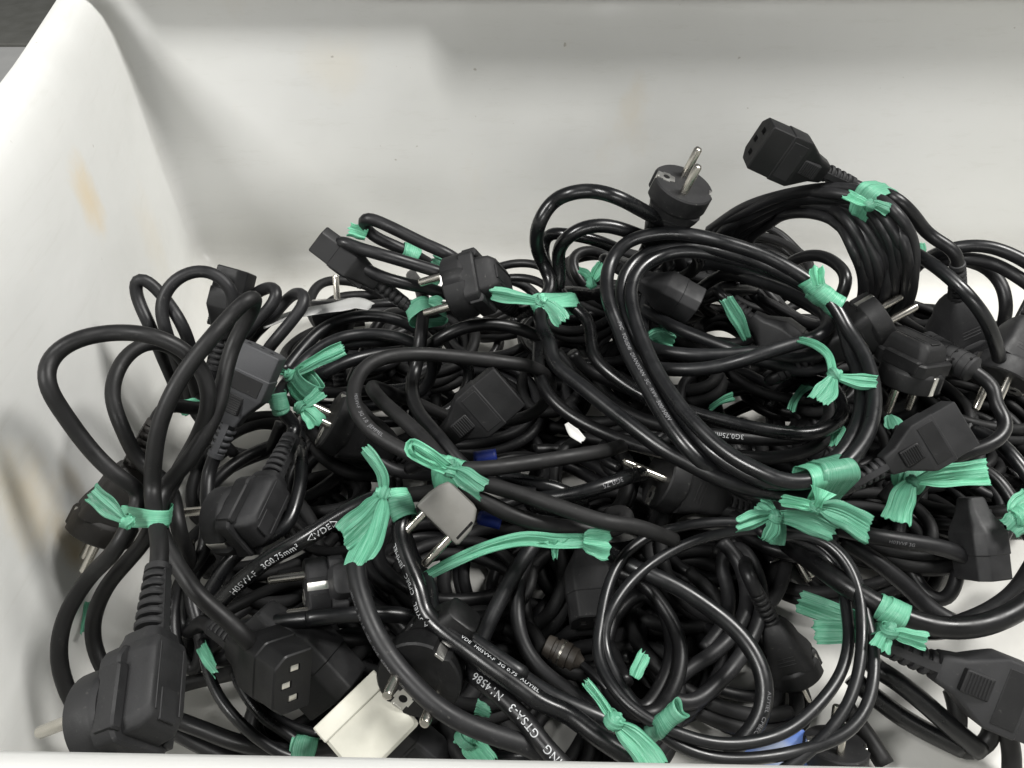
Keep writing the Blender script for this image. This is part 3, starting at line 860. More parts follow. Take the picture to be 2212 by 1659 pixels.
c11 = cord('black cord sweeping under the big ring to a round bend at its right', 3.6, """F:560,800@16 400,735@17 200,695@17.5 85,700@17 60,800@16 130,1000@15 220,1130@14.8 350,1245@14.3 H:390,280@13.4 520,405 700,525@12.5 870,585@12.5 1000,628@12.5 1250,695 1500,748@12.5
 1750,772 1900,732@12.5 1985,640 1965,540@12 1880,450@10.5 1650,440@8 1500,600@6""", 'cord_gloss')
c12 = cord('black cord printed with white figures low inside the big ring', 3.6, """H:150,250@12.5 300,430@11.8 500,580 700,680@11 900,735 1150,778@10.8 1400,800@10.8 1650,800 1840,740@10.5 1900,600@9.5 1800,480@8 1400,480@6 900,560@6 600,480@8
 300,330@10 250,250@11""", 'cord_satin')
c13b = cord('black cord curving along the bottom of the big ring, half in shadow', 3.6, """H:40,150@12 30,330@11.8 80,500@11.5 220,640@11 420,750 650,840@10.5 900,900@10.5 1200,905 1500,925@10.5 1750,885@10.5 1900,780@10.5 1930,650@9""", 'cord_satin')

# ------------------------------------------------------------------ big ring in the middle
c14 = cord('long black cord wound into the big tilted ring across the middle', 3.7, """H:1500,1190@8 1330,1130@11 1150,1010@13.2 1000,880@14 840,670@14.6 720,460@15.2 600,240@15.8 540,80@16.3 F:495,1180@16.8 468,1020@17.3 500,860@18 600,745@18.8 800,692@19.3 1000,697 1200,742@19.3 1450,822 1650,922@18.5
 1800,1020 1930,1150@17.3 I:1080,300@16.5 1180,450 1238,620@15.8 1250,800 1205,980@15.2 1100,1130 970,1235@14.8 H:1650,1085@14.6 1450,1010 1250,900@14.7 1050,720 900,540@15.3 780,350 700,170@16
 F:640,1200@16.6 625,1050 680,920@17.6 820,835 980,805@18.2 1200,835 1450,905@18 1650,980 1820,1080@17 1960,1210@16.3 I:1090,420@15.4 1160,600@15 1175,780 1130,950@14.6 1020,1120@14.3
 H:1750,1060@14 1500,1080 1300,990@13.8 1100,850 930,640@14.4 820,470 740,280@15.2 F:600,1260@16 565,1080 590,950@17.2 690,840 850,780@18.2 1010,765 1200,800@18.6 1450,880 1650,968@18 1810,1060@17.2
 1960,1200@16 I:1130,460@15 1180,650@14.3 1170,850@13.8 1080,1060@13.6 980,1200@13.6 H:1950,1120@13.6 2080,1090@13.7 I:1210,1255@13.8""", 'cord_gloss')
c13(c14, 'I:1560,1030@14.6', (31, 2), (-59, 0), 'plug_worn', .97)
c15 = cord('black cord in a flat coil lying inside the big ring with a tied right end', 3.8, """F:700,1180@12 900,1290@12.3 1100,1370 1300,1445@12.5 1500,1520 1750,1570@12 1950,1500@12 2030,1410@12.3 2000,1310@12.7 1850,1200@13 1650,1090 1450,960@13.2 1250,890@13 1050,900@12.5
 850,1000@12 700,1200@11.5 690,1350@11.8 760,1430@12.2 1000,1470@12.6 1250,1470 1450,1450@13 1600,1500@12.4 1800,1480@13 1930,1400@13.4 1990,1340@13.6 1950,1250@13.6 1800,1140 1600,1040@13.8 1350,940 1150,880@13.2
 900,900@12.5 740,1050@12 700,1300@11.5 740,1540@12 900,1565@12.6 1100,1560 1250,1530@13.4 1450,1470@14.2 1650,1405@14.6 1800,1365@14.9 1885,1300@15 1880,1220@14.8 1780,1140@14.6 1600,1055@14.2 1400,990@13.5 1200,960@12
 1000,1100@10""", 'cord_gloss')
c16 = cord('black cord with its socket end buried in the middle of the ring', 3.5, """F:690,970@13 640,900@12.5 500,850@12 350,800@13 250,850@13 300,1000@12 500,1150@10 900,1300@8""", 'cord_satin')
c13(c16, 'F:860,1080@13.5', (-28, 0), (60, 60), 'plug_worn', .95)
c17 = cord('black cord with a dull socket end under the flat coil of the ring', 3.5, """F:1450,1200@11 1420,1050@11 1330,1000@10 1150,1000@9 1100,1150@8""", 'cord_satin')
c13(c17, 'F:1580,1380@11', (-40, 10), (50, 30), 'plug_worn', 1.05)

# ------------------------------------------------------------------ upright plug and tall coil at back right
c18 = cord('black cord whose plug stands up with pins skyward at the back', 3.6, """F:900,660@16.5 900,800@14.5 960,950@12 1010,1100@9 1200,1250@6""", 'cord_satin')
schuko(c18, 'straight', 'F:968,372@22', (66, 46), (-19, -6), 'plug_black', 1.06)

def tall_coil():
    outer = [(200, 680, 15), (430, 530, 18), (700, 425, 20), (1000, 395, 21.5), (1230, 440, 22), (1390, 560, 21.6), (1490, 740, 20.3), (1500, 960, 17.5), (1420, 1180, 14), (1000, 1320, 10), (500, 1120, 10)]
    inner = [(430, 760, 14), (560, 640, 16), (690, 572, 18), (880, 565, 19), (1020, 635, 19.5), (1115, 780, 18.6), (1165, 960, 16.8), (1150, 1160, 14), (1000, 1280, 11), (750, 1240, 10), (520, 1000, 11)]
    P = []
    order = [0.0, .55, .18, .8, .35, .95, .1, .68, .45, 1.0, .27]
    rg = random.Random(4)
    for t in order:
        for a, b in zip(outer, inner):
            x, y, z = [p + (q - p) * t for p, q in zip(a, b)]
            j = rg.uniform(-14, 14)
            P.append(at(*pix('G', x + j, y + rg.uniform(-10, 10)), z + rg.uniform(-.25, .25)))
    return P
c19 = cord('thin black cord wound many times in the tall coil at back right', 2.9, tall_coil(), 'cord_satin', thicker=1.2, sides=8)
c20 = cord('black cord with the highest socket end, running down to a ribbed plug', 3.5, """G:1030,305@22.8 1120,330@22.8 1250,380@22.6 1380,460@22 1500,570@21 1600,700@19.6 1690,830@18.2 1735,890@17.6""", 'cord_satin')
c13(c20, 'G:710,195@23.2', (161, 14), (101, 40), 'plug_black', 1.06)
schuko(c20, 'straight', 'G:1790,1390@11.5', (-60, -42), (20, 0), 'plug_worn', 1.0)
c21 = cord('black cord bent in a small arch into a plug beside the wide green band', 3.6, """G:620,1000@12 660,930@13.2 720,875@14.3 810,835@15.2 910,832@15.7 1010,885@15.8 1080,990@15.6 1130,1090@15.4 1180,1160@15""", 'cord_satin')
schuko(c21, 'angled', 'Q:840,1010@12.6', (262, -25), (137,), 'plug_black', 1.0)
c22 = cord('black cord with two bright pins pointing right out of the ring edge', 3.5, """G:1000,1400@12 900,1450@10 800,1300@9""", 'cord_satin')
schuko(c22, 'straight', 'G:1300,1225@15.2', (31, 10), (-45, -20), 'plug_black', 1.0)
c23 = cord('black cord carrying a ribbed cylindrical noise filter at the right', 3.6, """Q:600,300@12 850,440@13.4 1000,510@13.8 1320,680@14 1640,870@13.8 1760,960@13.5 1900,1100@13.2 I:2010,760@12.9 2095,870@12.4 2090,960 2000,1040@11.8 1870,1085 1720,1130@11 1500,1200@9 1300,1400@7""", 'cord_satin')
def ferrite(c):
    a, b = pt('Q:985,500@13.8'), pt('Q:1660,875@13.8')
    x = (b - a).normalized(); z = (TOCAM - x * TOCAM.dot(x)).normalized(); y = z.cross(x)
    L = (b - a).length * 1000
    prof = [(0, 4.2), (.8, 6.6), (2.2, 8.0), (3.2, 8.3)]
    n = 6
    for i in range(n):
        s = 3.5 + (L - 8) * i / n; e = 3.5 + (L - 8) * (i + 1) / n
        prof += [(s + .2, 8.35), (e - .9, 8.35), (e - .7, 7.9), (e - .2, 7.9), (e, 8.35)]
    prof += [(L - 3, 8.2), (L - 2.4, 7.4), (L - 1.4, 5.4), (L, 4.0)]
    M = Matrix.Translation(a - c.base) @ Matrix(((x.x, y.x, z.x, 0), (x.y, y.y, z.y, 0), (x.z, y.z, z.z, 0), (0, 0, 0, 1)))
    f = link('noise_filter', MB().cyl(prof, 28).mesh('noise_filter'), 'plug_worn', c.root, M)
    h = MB().cyl([(8.0, .9), (8.5, .9)], 10).mesh('hole_shade')
    for px, an in ((.16, 60), (.62, 62), (.86, 60), (.66, 100)):
        R = Matrix.Rotation(math.radians(-an), 4, 'Y') @ Matrix.Rotation(math.radians(0), 4, 'X')
        link('hole_shade', h, 'slot_shade', f, Matrix.Translation((px * L * .001, 0, 0)) @ Matrix.Rotation(math.radians(an - 60), 4, 'X') @ Matrix.Rotation(math.radians(-90), 4, 'Y') @ Matrix.Rotation(math.radians(20), 4, 'Z'))
ferrite(c23)
c24 = cord('glossy black cord slanting down across the plug at right', 3.5, """G:1380,740@17 1480,800@18 1580,860@18.3 1700,945@18.3 1850,1085@17.8 1960,1230@16.6 2025,1380@15 2060,1520@13""", 'cord_gloss', thicker=1.2)
c25 = cord('glossy black cord arching highest off the right picture edge', 3.6, """G:1500,930@13 1580,860@15 1700,800@16.4 1850,770@17 2000,778@17.2 2130,825@17 2280,910@16.6 2400,1050@15""", 'cord_gloss', thicker=1.2)
c26 = cord('black cord arching low off the right edge with a second inner bend', 3.6, """G:1650,880@15 1760,855@15.7 1900,855@16 2030,890 2180,975@15.8 2320,1080@15 2500,1300@12 2300,1500@10 2080,1330@11 2100,1180@13 2070,1020@14.2 1980,920@14.6 1850,870@14""", 'cord_satin', thicker=1.2)
c27 = cord('black cord with a stout plug cut by the right picture edge', 3.6, """G:2350,900@14 2420,1100@13 2350,1300@11""", 'cord_satin')
schuko(c27, 'straight', 'G:2040,1640@11.5', (240, 10), (150, 0), 'plug_worn', 1.05)

# ------------------------------------------------------------------ centre loop with the bow
c28 = cord('matte black cord in a broad loop gathered by the green bow', 4.1, """D:2300,200@8 2170,245@10.5 2040,283@12.4 1900,305@12.9 1600,352@13.3 1300,390@13.6 1100,392@13.7 930,345@13.8 800,285 690,228@14.2 C:550,1540@14.6 465,1405@15 462,1270 525,1150@15.2 660,1082
 860,1062@14.9 1100,1078 1400,1113@13.6 1620,1152@12.5 1720,1300@9 1600,1450@7 1200,1500@7 800,1350@10 640,1290@12.4 C:560,1260@13 650,1375@13.2 800,1505@13.3 900,1600@13.2 D:1000,310@13.2 1100,420@13 1330,495@12.9
 1600,575@12.7 1850,662@12.5 2100,742@12.2 H:600,1350@11.8 730,1385@11.2 900,1450@9.5""", 'cord_matte')
c29 = cord('black cord lowest of the strands running right from the green bow', 3.9, """D:800,560@10.5 980,540@11.5 1130,540@12.2 1280,590@12.2 1450,680@11.8 1650,745@11.4 1900,775@11 2100,790@10.6 H:620,1300@10.4 560,1260@10.2 480,1300@9.5""", 'cord_matte')
c30 = cord('black cord in the middle printed 3G0.75, ending in shadow', 3.7, """D:1380,440@11.6 1500,465@11.6 1700,500@11.2 1850,560@10.8 1950,620@10 1850,650@9.5 1600,625@10.4 1550,598@10.8 1750,575@11.2 1950,535@11.6 2130,475@11.7 2220,440@11.2 2320,420@9""", 'cord_gloss')
c31 = cord('black cord with a big socket connector in shadow above the blue sleeve', 3.6, """D:1060,200@10.5 1000,280@10 950,400@9 1000,550@7""", 'cord_satin')
c13(c31, 'C:1250,1420@11', (40, 4), (-50, -12), 'plug_black', 1.12)
c32 = cord('black cord with a dark plug lying under the loop by two green knots', 3.6, """D:500,230@8 600,330@7 700,400@6.5 750,550@6""", 'cord_satin')
schuko(c32, 'straight', 'C:300,1480@9.5', (152, 20), (60, 10), 'plug_black', 1.1)

# ------------------------------------------------------------------ foreground cords with print
c33 = cord('thick glossy black cord printed H05VV-F 3G0.75mm², slanting up to a green knot', 4.4, """B:1300,800@4 1330,700@6 1420,580@8.6 1560,445@9.8 1750,300@11 1950,192@12 D:340,712@12.6 500,625@13 630,565@13.1 760,590@13 800,660@12.6 745,760@12.2 765,890@12 845,1085@11.5 895,1200@11.2
 E:1130,350@10.8 1300,540@10.5 1500,685@10.2 1700,835@10 1950,1005@9.7 2150,1155@9.4 K:600,1290@9.2 800,1450@9 1000,1575@8.8 1150,1680@8.5""", 'cord_gloss')
c34 = cord('thick black cord falling from the green knot, left of the printed pair', 4.5, """D:640,580@12.6 560,700@12.2 490,880@12 E:590,20@11.8 640,240@11.5 735,500@11 860,725@10.5 1020,925@10 1180,1090@9.7 1350,1220@9.4 1600,1345@9 1850,1430@8.6 2050,1490@8.2 K:480,1600@7.5 600,1700@7""", 'cord_satin')
c35 = cord('black cord running diagonally just above the printed pair to the lower green tie', 4.0, """D:780,800@9 850,1000@9.5 960,1180@9.7 E:1200,380@9.8 1400,520@9.8 1600,650@9.7 1800,790@9.5 2000,920@9.3 K:250,1010@9 420,1140@8.9 600,1240@8.8 780,1315@8.6 950,1390@8.2""", 'cord_gloss')
c36 = cord('black cord printed GTSA-3, leaving the picture at bottom centre', 4.3, """E:1250,700@7 1400,790@8.2 1550,890@8.8 1720,1020@9 1900,1185@9 2050,1350@8.9 K:430,1470@8.8 560,1610@8.6 680,1740@8.4""", 'cord_satin', thicker=1.04)
c37 = cord('glossy black cord lying level between the pin plug and the pair', 4.1, """B:1350,900@4 1450,800@6.5 1640,742@7.8 1850,716@8.4 2100,692@8.8 E:150,442@9 500,412@9 800,402@8.6 1000,412@8.1 1150,470@7.4 1300,600@6""", 'cord_gloss')
c38 = cord('black cord along the tub front below the bottom left plug', 3.7, """B:1000,1250@4 1130,1350@5 1300,1412 1500,1492@5 1750,1542 1950,1545@5 2180,1520 2400,1450@4""", 'cord_satin')
c39 = cord('black cord nearest the tub front at left, half under the rim', 3.5, """B:1050,1380@3.5 1180,1460@4 1350,1545 1600,1640@4 1900,1700""", 'cord_satin')
c40 = cord('thin glossy black cord in steep curves right of the bottom left plug', 2.4, """B:1300,850@6.5 1320,1000@7 1400,1200 1500,1330@6.5 1650,1470 1850,1590@5.5 2000,1600@5 1900,1480@5.5 1680,1330@6 1550,1150@6.3 1500,1020@6 1540,1000@5.8 1600,1180@5.6 1720,1310@5.5 1880,1400 2050,1450@5""", 'cord_gloss')
c41 = cord('black cord whose socket end shows three bright contacts', 3.7, """B:1380,960@7 1280,900@6 1200,800@5 1180,600@6 1250,400@7 1350,300@7""", 'cord_satin')
c13(c41, 'B:1690,985@8.6', (-13, 40), (70, 20), 'plug_black', 1.1, True, True)
c42 = cord('black cord with a round plug, its bright pins level to the left below H05VV-F', 3.7, """B:2300,560@7 2450,650@6 2600,800@5""", 'cord_satin')
schuko(c42, 'angled', 'B:1960,540@8.2', (183, 20), (55,), 'plug_worn', 1.0, relief=False)
c43 = cord('black cord with a round plug facing up, both pin tips toward the viewer', 3.7, """E:1500,650@4.5 1650,550@4 1850,450@3 1900,250@3""", 'cord_satin')
schuko(c43, 'angled', 'E:1105,955@9.2', (240, 72), (52, 10), 'plug_black', 1.12, relief=False)

# ------------------------------------------------------------------ thin coil lower right and what lies under it
c44 = cord('thin black cord wound in the wide round coil at lower right', 2.35, """K:2000,150@9.6 1900,112@9.4 1600,82@9.2 1350,112@9 1120,185@9 960,325@9 872,520@8.6 830,750@8.3 808,900@8.1 850,1040 950,1195@8 1100,1325 1300,1425@7.8 1550,1500 1800,1495@7.4 J:700,1420@7.3 880,1270 1035,1060@7.7
 1090,850 1070,620@8.2 1040,450 955,300@8.8 840,225 650,150@9.4 450,130@9.7 K:1650,150@9.6 1450,198 1250,290@9.1 1050,440 920,610@8.7 852,780@8.2 870,930@7.8 960,1130@7.7 1080,1300@7.6 K:1335,1520@7.3 1600,1600@7 1900,1590@7 J:750,1555@6.9 920,1508@7.2 1080,1432@7.5
 1200,1280@7.8 1252,1050@8.2 1240,850 1190,640@8.8 1130,420@9.3 1000,240@9.8 800,145@10 600,112@10 480,120@10 K:1900,180@9.9 J:700,160@9.8 900,190@10 1060,320@9.8 1150,520@9.3 1175,760@8.9 1160,1000@8.4 1090,1240@7.9 960,1430@7.4
 820,1565@6.9 650,1690@6.4""", 'cord_gloss', thicker=1.28, sides=10)
c45 = cord('black cord crossing the thin coil from upper left to lower right', 3.5, """K:800,240@7.8 950,320@8.4 1100,398@8.6 1300,485@8.4 1500,612@8 1700,772@7.5 1830,945@7 1888,1120@6.5 1870,1300@5.8 1780,1450@5 1650,1560@4""", 'cord_gloss', thicker=1.3)
c46 = cord('black cord in a small round coil seen through the thin coil', 3.2, """K:950,400@6 1080,450@6 1200,575@5.8 1305,745@5.5 1350,905@5.3 1325,1085@5.2 1245,1245@5.4 1160,1320@6 1000,1300@5.5 880,1150@5 860,900@4.8 950,650@5 1120,530@5.2 1230,640@5 1290,830@4.8 1270,1030@4.7 1180,1200@4.8
 1100,1300@5 1000,1200@4.5 900,1000@4.5 880,850@5.3 920,960@5.6 1000,1120@5.9""", 'cord_satin', thicker=1.3)
c47 = cord('black cord in upright strands inside the thin coil, right half', 3.3, """K:1600,200@6.5 1700,300@6 1760,450@5.5 1770,620@5.2 1700,780@5 1550,930@4.8 1350,1060@4.6 1250,1200@4.5 1400,1250@4.4 1600,1100@4.4 1760,900@4.6 1850,700@5 1860,500@5.4 1800,330@5.8 1720,230@6 1600,330@5 1650,500@4.5
 1640,700@4.2 1500,900@4""", 'cord_satin', thicker=1.3)
c48 = cord('glossy black cord rising steeply left of the thin coil', 3.6, """K:60,860@6 120,720@6.5 200,560@7 300,380@7.5 400,230@8 470,130@8 500,0@7""", 'cord_gloss', thicker=1.25)
c49 = cord('black cord bowing left beside the brown barrel plug', 3.3, """K:420,180@7.5 340,350@7 300,550@6.5 300,720@6 340,870@5.8 430,1010@5.5 560,1120@5.5 720,1230@5.5 800,1320@5""", 'cord_satin', thicker=1.25)
c50 = cord('thin dark cord ending in a brown barrel plug deep in the heap', 1.9, """K:700,985@5 780,1050@5.2 860,1130@5.3 950,1250@5 1000,1400@4 1200,1500@3""", 'cord_satin', name='adapter_cord', cat='adapter cord')
def barrel(c):
    a, b = pt('K:480,870@5.2'), pt('K:720,990@5.0')
    x = (b - a).normalized(); z = (TOCAM - x * TOCAM.dot(x)).normalized(); y = z.cross(x)
    L = (b - a).length * 1000
    M = Matrix.Translation(a - c.base) @ Matrix(((x.x, y.x, z.x, 0), (x.y, y.y, z.y, 0), (x.z, y.z, z.z, 0), (0, 0, 0, 1)))
    p = link('barrel_plug', MB().cyl([(0, 5.2), (.5, 6), (L * .2, 6.4), (L * .22, 5.6), (L * .3, 5.6), (L * .32, 7), (L * .62, 7.2), (L * .64, 6.2), (L * .8, 6.4), (L * .86, 4.5), (L, 2.4)], 24).mesh('barrel_plug'), 'barrel_brown', c.root, M)
    link('ring', MB().cyl([(L * .40, 7.0), (L * .41, 7.5), (L * .46, 7.5), (L * .47, 7.0)], 24).mesh('ring'), 'nickel', p)
barrel(c50)

# ------------------------------------------------------------------ lower right
c51 = cord('thickest black cord sweeping right across the bare tub floor, tied in green', 4.6, """J:700,220@7.5 850,330@8.5 1050,475@9 1250,600@9 1450,700@8.8 1700,762@8.6 1950,745@8.8 2150,660@9 2350,500@9 2500,300@8""", 'cord_satin', thicker=1.25)
c52 = cord('black cord joining the thickest one in a wide bend at right', 4.2, """J:2350,200@5 2260,380@5.5 2150,540@6 2000,650@6.4 1850,720@6.8 1650,780@6.8 1450,760@6.5 1250,680@6""", 'cord_satin', thicker=1.25)
c53 = cord('black cord ending in a big ribbed socket connector at bottom right', 4.2, """N:760,640@6.6 680,620@6.5 560,640@6 500,800@5 620,760@4 760,830@4.5 900,930@4.2 1150,1130@3.8 1450,1400@3 1750,1650@2""", 'cord_gloss', thicker=1.25)
c13(c53, 'N:1880,985@5.5', (-22, 4), (-112, 0), 'plug_worn', 1.32)
c54 = cord('glossy black cord on the floor running to the bottom edge, left of three', 3.7, """N:380,850@3.5 480,960@3.3 650,1090@3 900,1280@2.6 1200,1450@2.2 1550,1620@1.8""", 'cord_gloss', thicker=1.4)
c55 = cord('matte black cord on the floor cut by the bottom edge under the thin coil', 3.9, """N:300,1150@2.5 430,1330@2 540,1480@1.6 640,1640@1.4 740,1800@1.2""", 'cord_matte', thicker=1.3)
c56 = cord('black cord hanging in a round bend below the bottom right connector', 3.9, """N:1450,1000@4 1500,1150@3.6 1520,1320@3 1480,1500@2.2 1500,1640@1.6 1700,1640@1.5 1840,1560@1.8 1890,1400@2.4 1850,1220@3.2 1740,1080@4 1600,1000@4.5""", 'cord_matte', thicker=1.25)
c57 = cord('black cord dropping to the bottom edge at far right', 3.9, """N:1900,1200@3.5 2000,1350@3 2060,1520@2.2 2090,1700@1.5 2080,1850@1""", 'cord_matte', thicker=1.25)
c58 = cord('black cord with an upright socket end hanging at right', 3.7, """J:1900,-150@8.5 1850,-260@8.8 1750,-300@8.8 1600,-200@8 1450,0@6 1400,180@5 1500,420@4 1600,560@3.8 1690,600@3.8 1760,520@4.2 1790,400@4.8""", 'cord_satin', thicker=1.15)
c13(c58, 'J:1900,190@7.5', (-86, 6), (4, 76), 'plug_worn', 1.0, False)
c59 = cord('black cord printed in tiny grey letters beneath the right socket end', 4.0, """J:1000,120@8 1200,165@8.2 1450,205@8 1700,250@7.5 1900,330@6.5""", 'cord_satin', thicker=1.2)
c60 = cord('black cord slanting under the right tie toward the floor bend', 4.0, """J:1050,200@7 1200,290@6.8 1350,400@6.2 1500,530@5.4 1620,650@4.8 1750,720@4.5""", 'cord_satin', thicker=1.25)
c61 = cord('black cord curving off the right edge beside a green scrap', 4.0, """I:1700,1150@8.5 1850,1165@9 1980,1210@9.2 2080,1310@9 2150,1420@8.6 2200,1550@8 2300,1700@7""", 'cord_satin', thicker=1.15)
c62 = cord('glossy black cord dropping off the right edge above the green scrap', 4.0, """I:1900,950@9 2050,1020@10 2140,1110@10 2230,1230@9.6 2350,1400@9""", 'cord_gloss', thicker=1.15)
c63 = cord('black cord with two brass pins showing through the ring from below', 3.6, """H:1150,1250@6.5 1300,1280@6 1500,1300@5 1700,1350@4""", 'cord_satin')
schuko(c63, 'straight', 'H:800,1040@8.3', (158, 12), (70, 0), 'plug_black', 1.1, 'brass')
c64 = cord('black cord with a plug facing down inside the thin coil', 3.6, """J:620,100@6.5 500,50@5.5 400,150@4""", 'cord_satin')
schuko(c64, 'straight', 'J:745,270@4.5', (-66, 25), (30, 0), 'plug_black', 1.0)
c65 = cord('black cord with a ridged plug deep in shadow right of the coil', 3.6, """J:560,620@3.5 420,250@3 380,120@3 300,50@3""", 'cord_satin')
schuko(c65, 'straight', 'J:760,1060@2.0', (-62, -10), (20, 20), 'plug_black', .85)
c66 = cord('black cord with two pins upright against the floor near the blue packet', 3.6, """J:1100,1750@1.5 1250,1850@1 1400,1950@1""", 'cord_satin')
schuko(c66, 'straight', 'J:1010,1500@2.8', (88, 12), (0, 10), 'plug_black', .9, relief=False)
c67 = cord('black cord whose square socket end lies under the ribbon scrap', 3.6, """K:780,260@5 760,150@5 700,50@5""", 'cord_satin')
c13(c67, 'K:770,460@4.5', (-85, 35), (5, 0), 'plug_black', 1.1, True, True)
c68 = cord('black cord with a flat block connector at the very front beside the white block', 3.6, """E:1250,1650@4.5 1350,1750@4 1500,1800@4""", 'cord_satin')
c13(c68, 'E:1120,1560@3.2', (140, 0), (50, 20), 'plug_worn', 1.05)
c69 = cord('black cord plugged by its grey-lit end into the white block', 3.7, """B:1900,1150@6 1800,1130@5 1700,1200@4""", 'cord_satin')
c13(c69, 'E:130,740@6.4', (-48, -2), (45, 25), 'plug_worn', 1.3, False)
c70 = cord('black cord with a plug and upright pin beyond the white paper strip', 3.6, """C:500,800@11 650,820@10 800,800@9""", 'cord_satin')
schuko(c70, 'straight', 'C:330,715@12.6', (92, 10), (-20, 0), 'plug_black', .9, pins=1)
c71 = cord('glossy black cord at the very front edge, bottom centre', 4.0, """E:1600,1640@5.5 1750,1590@6 1900,1570@6 2050,1580@5.6 2250,1640@5""", 'cord_gloss')
c72 = cord('black cord threading between the upright strand and the centre loop', 3.7, """C:900,1040@12.2 1000,970@13.2 1120,905@13.8 1300,870@13.8 1450,885@13.4 1600,930@12.8 1750,1020@11""", 'cord_satin')

# ------------------------------------------------------------------ other plugs, blocks and papers
g = Cord(); g.base = pt('D:985,755@12.2'); g.root = thing('grey_plug', 'pale grey two pin plug under the green bow', 'plug', g.base)
def grey_plug():
    M = frame(dirv(137, 0), dirv(226, 14)) @ Matrix.Scale(1.0, 4)
    mb = MB()
    def s(a, b, z, rd, sh=0): return [(p[0] + sh, p[1], z) for p in rpoly([(-a, -b), (a, -b), (a, b), (-a, b)], rd, 4)]
    mb.loft([s(8, 5, -21, 2, 1), s(10.5, 6.6, -20, 2.4, 1), s(13, 7.6, -15.5, 2.4, .5), s(14.6, 8, -10, 2.2), s(14.8, 8, -1, 1.6), s(14.2, 7.4, 0, 1.4)])
    b = link('plug_body', mb.mesh('plug_body'), 'plug_grey', g.root, M)
    pin = MB().cyl([(-2, 2.3), (18, 2.3), (19, 1.5), (19.2, .6)], 14, Matrix.Rotation(-math.pi / 2, 4, 'Y')).mesh('pin')
    for x in (9.2, -9.2): link('pin', pin, 'nickel', b, Matrix.Translation((x * .001, 0, 0)))
    for q in (1, -1): link('groove_shade', MB().box(-12.6, -11.2, min(q * 7.8, q * 8.12), max(q * 7.8, q * 8.12), -13.5, -2, .1).mesh('groove_shade'), 'slot_shade', b)  # slightly raised dark strips stand for the shade of side grooves
grey_plug()

w = thing('white_block', 'cream white plastic power block at the front, edge to the viewer', 'adapter', pt('E:510,1100@8.0'))
def white_block():
    M = frame(dirv(-52, -8), dirv(75, 66))
    mb = MB(); mb.box(0, 33, -18.5, 18.5, -26, 0, 1.4)
    b = link('case', mb.mesh('case'), 'adapter_white', w, M)
    link('raised_edge', MB().box(-.6, 8.5, -18.9, 18.9, -3, 1.1, .6).mesh('raised_edge'), 'adapter_white', b)
white_block()

def sleeve(label, spec, rad):
    A = catmull(pts(spec), .002); base = Vector(A.mean(0))
    o = link('cable_sleeve', tube_mesh('cable_sleeve', A, rad, base, 14), 'sleeve_blue'); o.location = base
    tag(o, label, 'cable sleeve', 'blue cable sleeves')
sleeve('blue sleeve below the shadowed socket connector', 'D:1230,330@7.2 1300,318@7.2 1370,310@7.2', .005)
sleeve('blue sleeve just right of the pale grey plug', 'D:1270,705@9 1330,715@9.2 1400,735@9', .0042)

def paper(label, name, cat, spec, W, mat, face=(90, 50), seed=3.0):
    P = resample(pts(spec), 30)
    root_ = P[0]
    o = strip(name, P, [x * .001 for x in np.interp(np.linspace(0, 1, 30), np.linspace(0, 1, len(W)), W)], [dirv(*face)] * 30, None, root_, .3, .001, 9, seed, 1.0, .0004)
    o.location = root_
    o.data.materials.clear(); o.data.materials.append(MATS[mat])
    tag(o, label, cat)
paper('bright white paper strip laid over cords at back left', 'paper_strip', 'paper', 'C:-120,880@13 30,822@13.4 200,785@13.7 360,758@13.8 480,735@13.9 570,760@13.8', [9, 8, 10, 11, 15, 8], 'paper_white', (100, 40))
paper('pale blue printed packet on the tub floor at the bottom edge', 'paper_packet', 'packet', 'J:620,1430@2 640,1540@1.6 640,1680@1.2 600,1800@1', [30, 42, 52, 60], 'packet_blue', (90, 55), 8.0)
paper('white paper scrap glimpsed through the centre of the heap', 'paper_scrap', 'paper', 'D:1820,100@7 1860,150@6.8 1930,210@6.5', [3, 8, 5], 'paper_white', (90, 60), 5.0)

# ------------------------------------------------------------------ green ribbon ties
tie('green ribbon tied round the waist of the tall left loops', 'L:1130,600@15.4', [('L:1500,560@14', (86, 20), 17.5, 12.5, 9)],
    [('L:1090,580@15.6 900,420@16 710,250@16.4', 4, 13)], 3.6)
tie('green ribbon on the tall coil just under the highest socket end', 'G:1215,510@22', [('G:1265,400@22.3', (-38, 10), 13, 11, 13)],
    [('G:1200,500@22.2 1130,470@22.4 1070,440@22.4', 3.5, 9), ('G:1240,500@22.2 1290,520@22 1345,545@21.8', 3.5, 9)], 4)
tie('wide green ribbon band on the upper right of the big ring', None, [('F:1830,1100@17.2', (-40, 10), 13.5, 9.5, 21, 22)],
    [('F:1830,1020@18.6 1820,970@19 1815,910@19.3', 6, 10)])
tie('green ribbon tail standing alone in a gap above the flat coil', None, [], [('F:1370,1370@12 1320,1260@13.2 1235,1110@14.6', 6, 12)])
tie('small dark green ribbon knot between the two left arcs', 'F:370,1010@15', [], [('F:370,1000@15 340,960@15.4 295,935@15.8', 4, 9), ('F:380,1000@15 410,950@15.6 440,885@16.2', 4, 12)], 4)
tie('green ribbon knot beside the two pin plug, one tail stretched left', 'C:1660,720@17', [('C:1770,690@15.8', (-55, 15), 14, 9, 11)],
    [('C:1640,725@17.1 1500,700@17.2 1335,670@17.3', 3.5, 10.5), ('C:1690,730@17.1 1750,790@16.8 1800,860@16.4', 4, 13)], 4.4)
tie('green ribbon round the hanging cord below the back loops', None, [('C:860,760@14.6', (-70, 30), 16, 12, 12)], [('C:940,720@15 985,725@15 1020,740@14.9', 4, 10)])
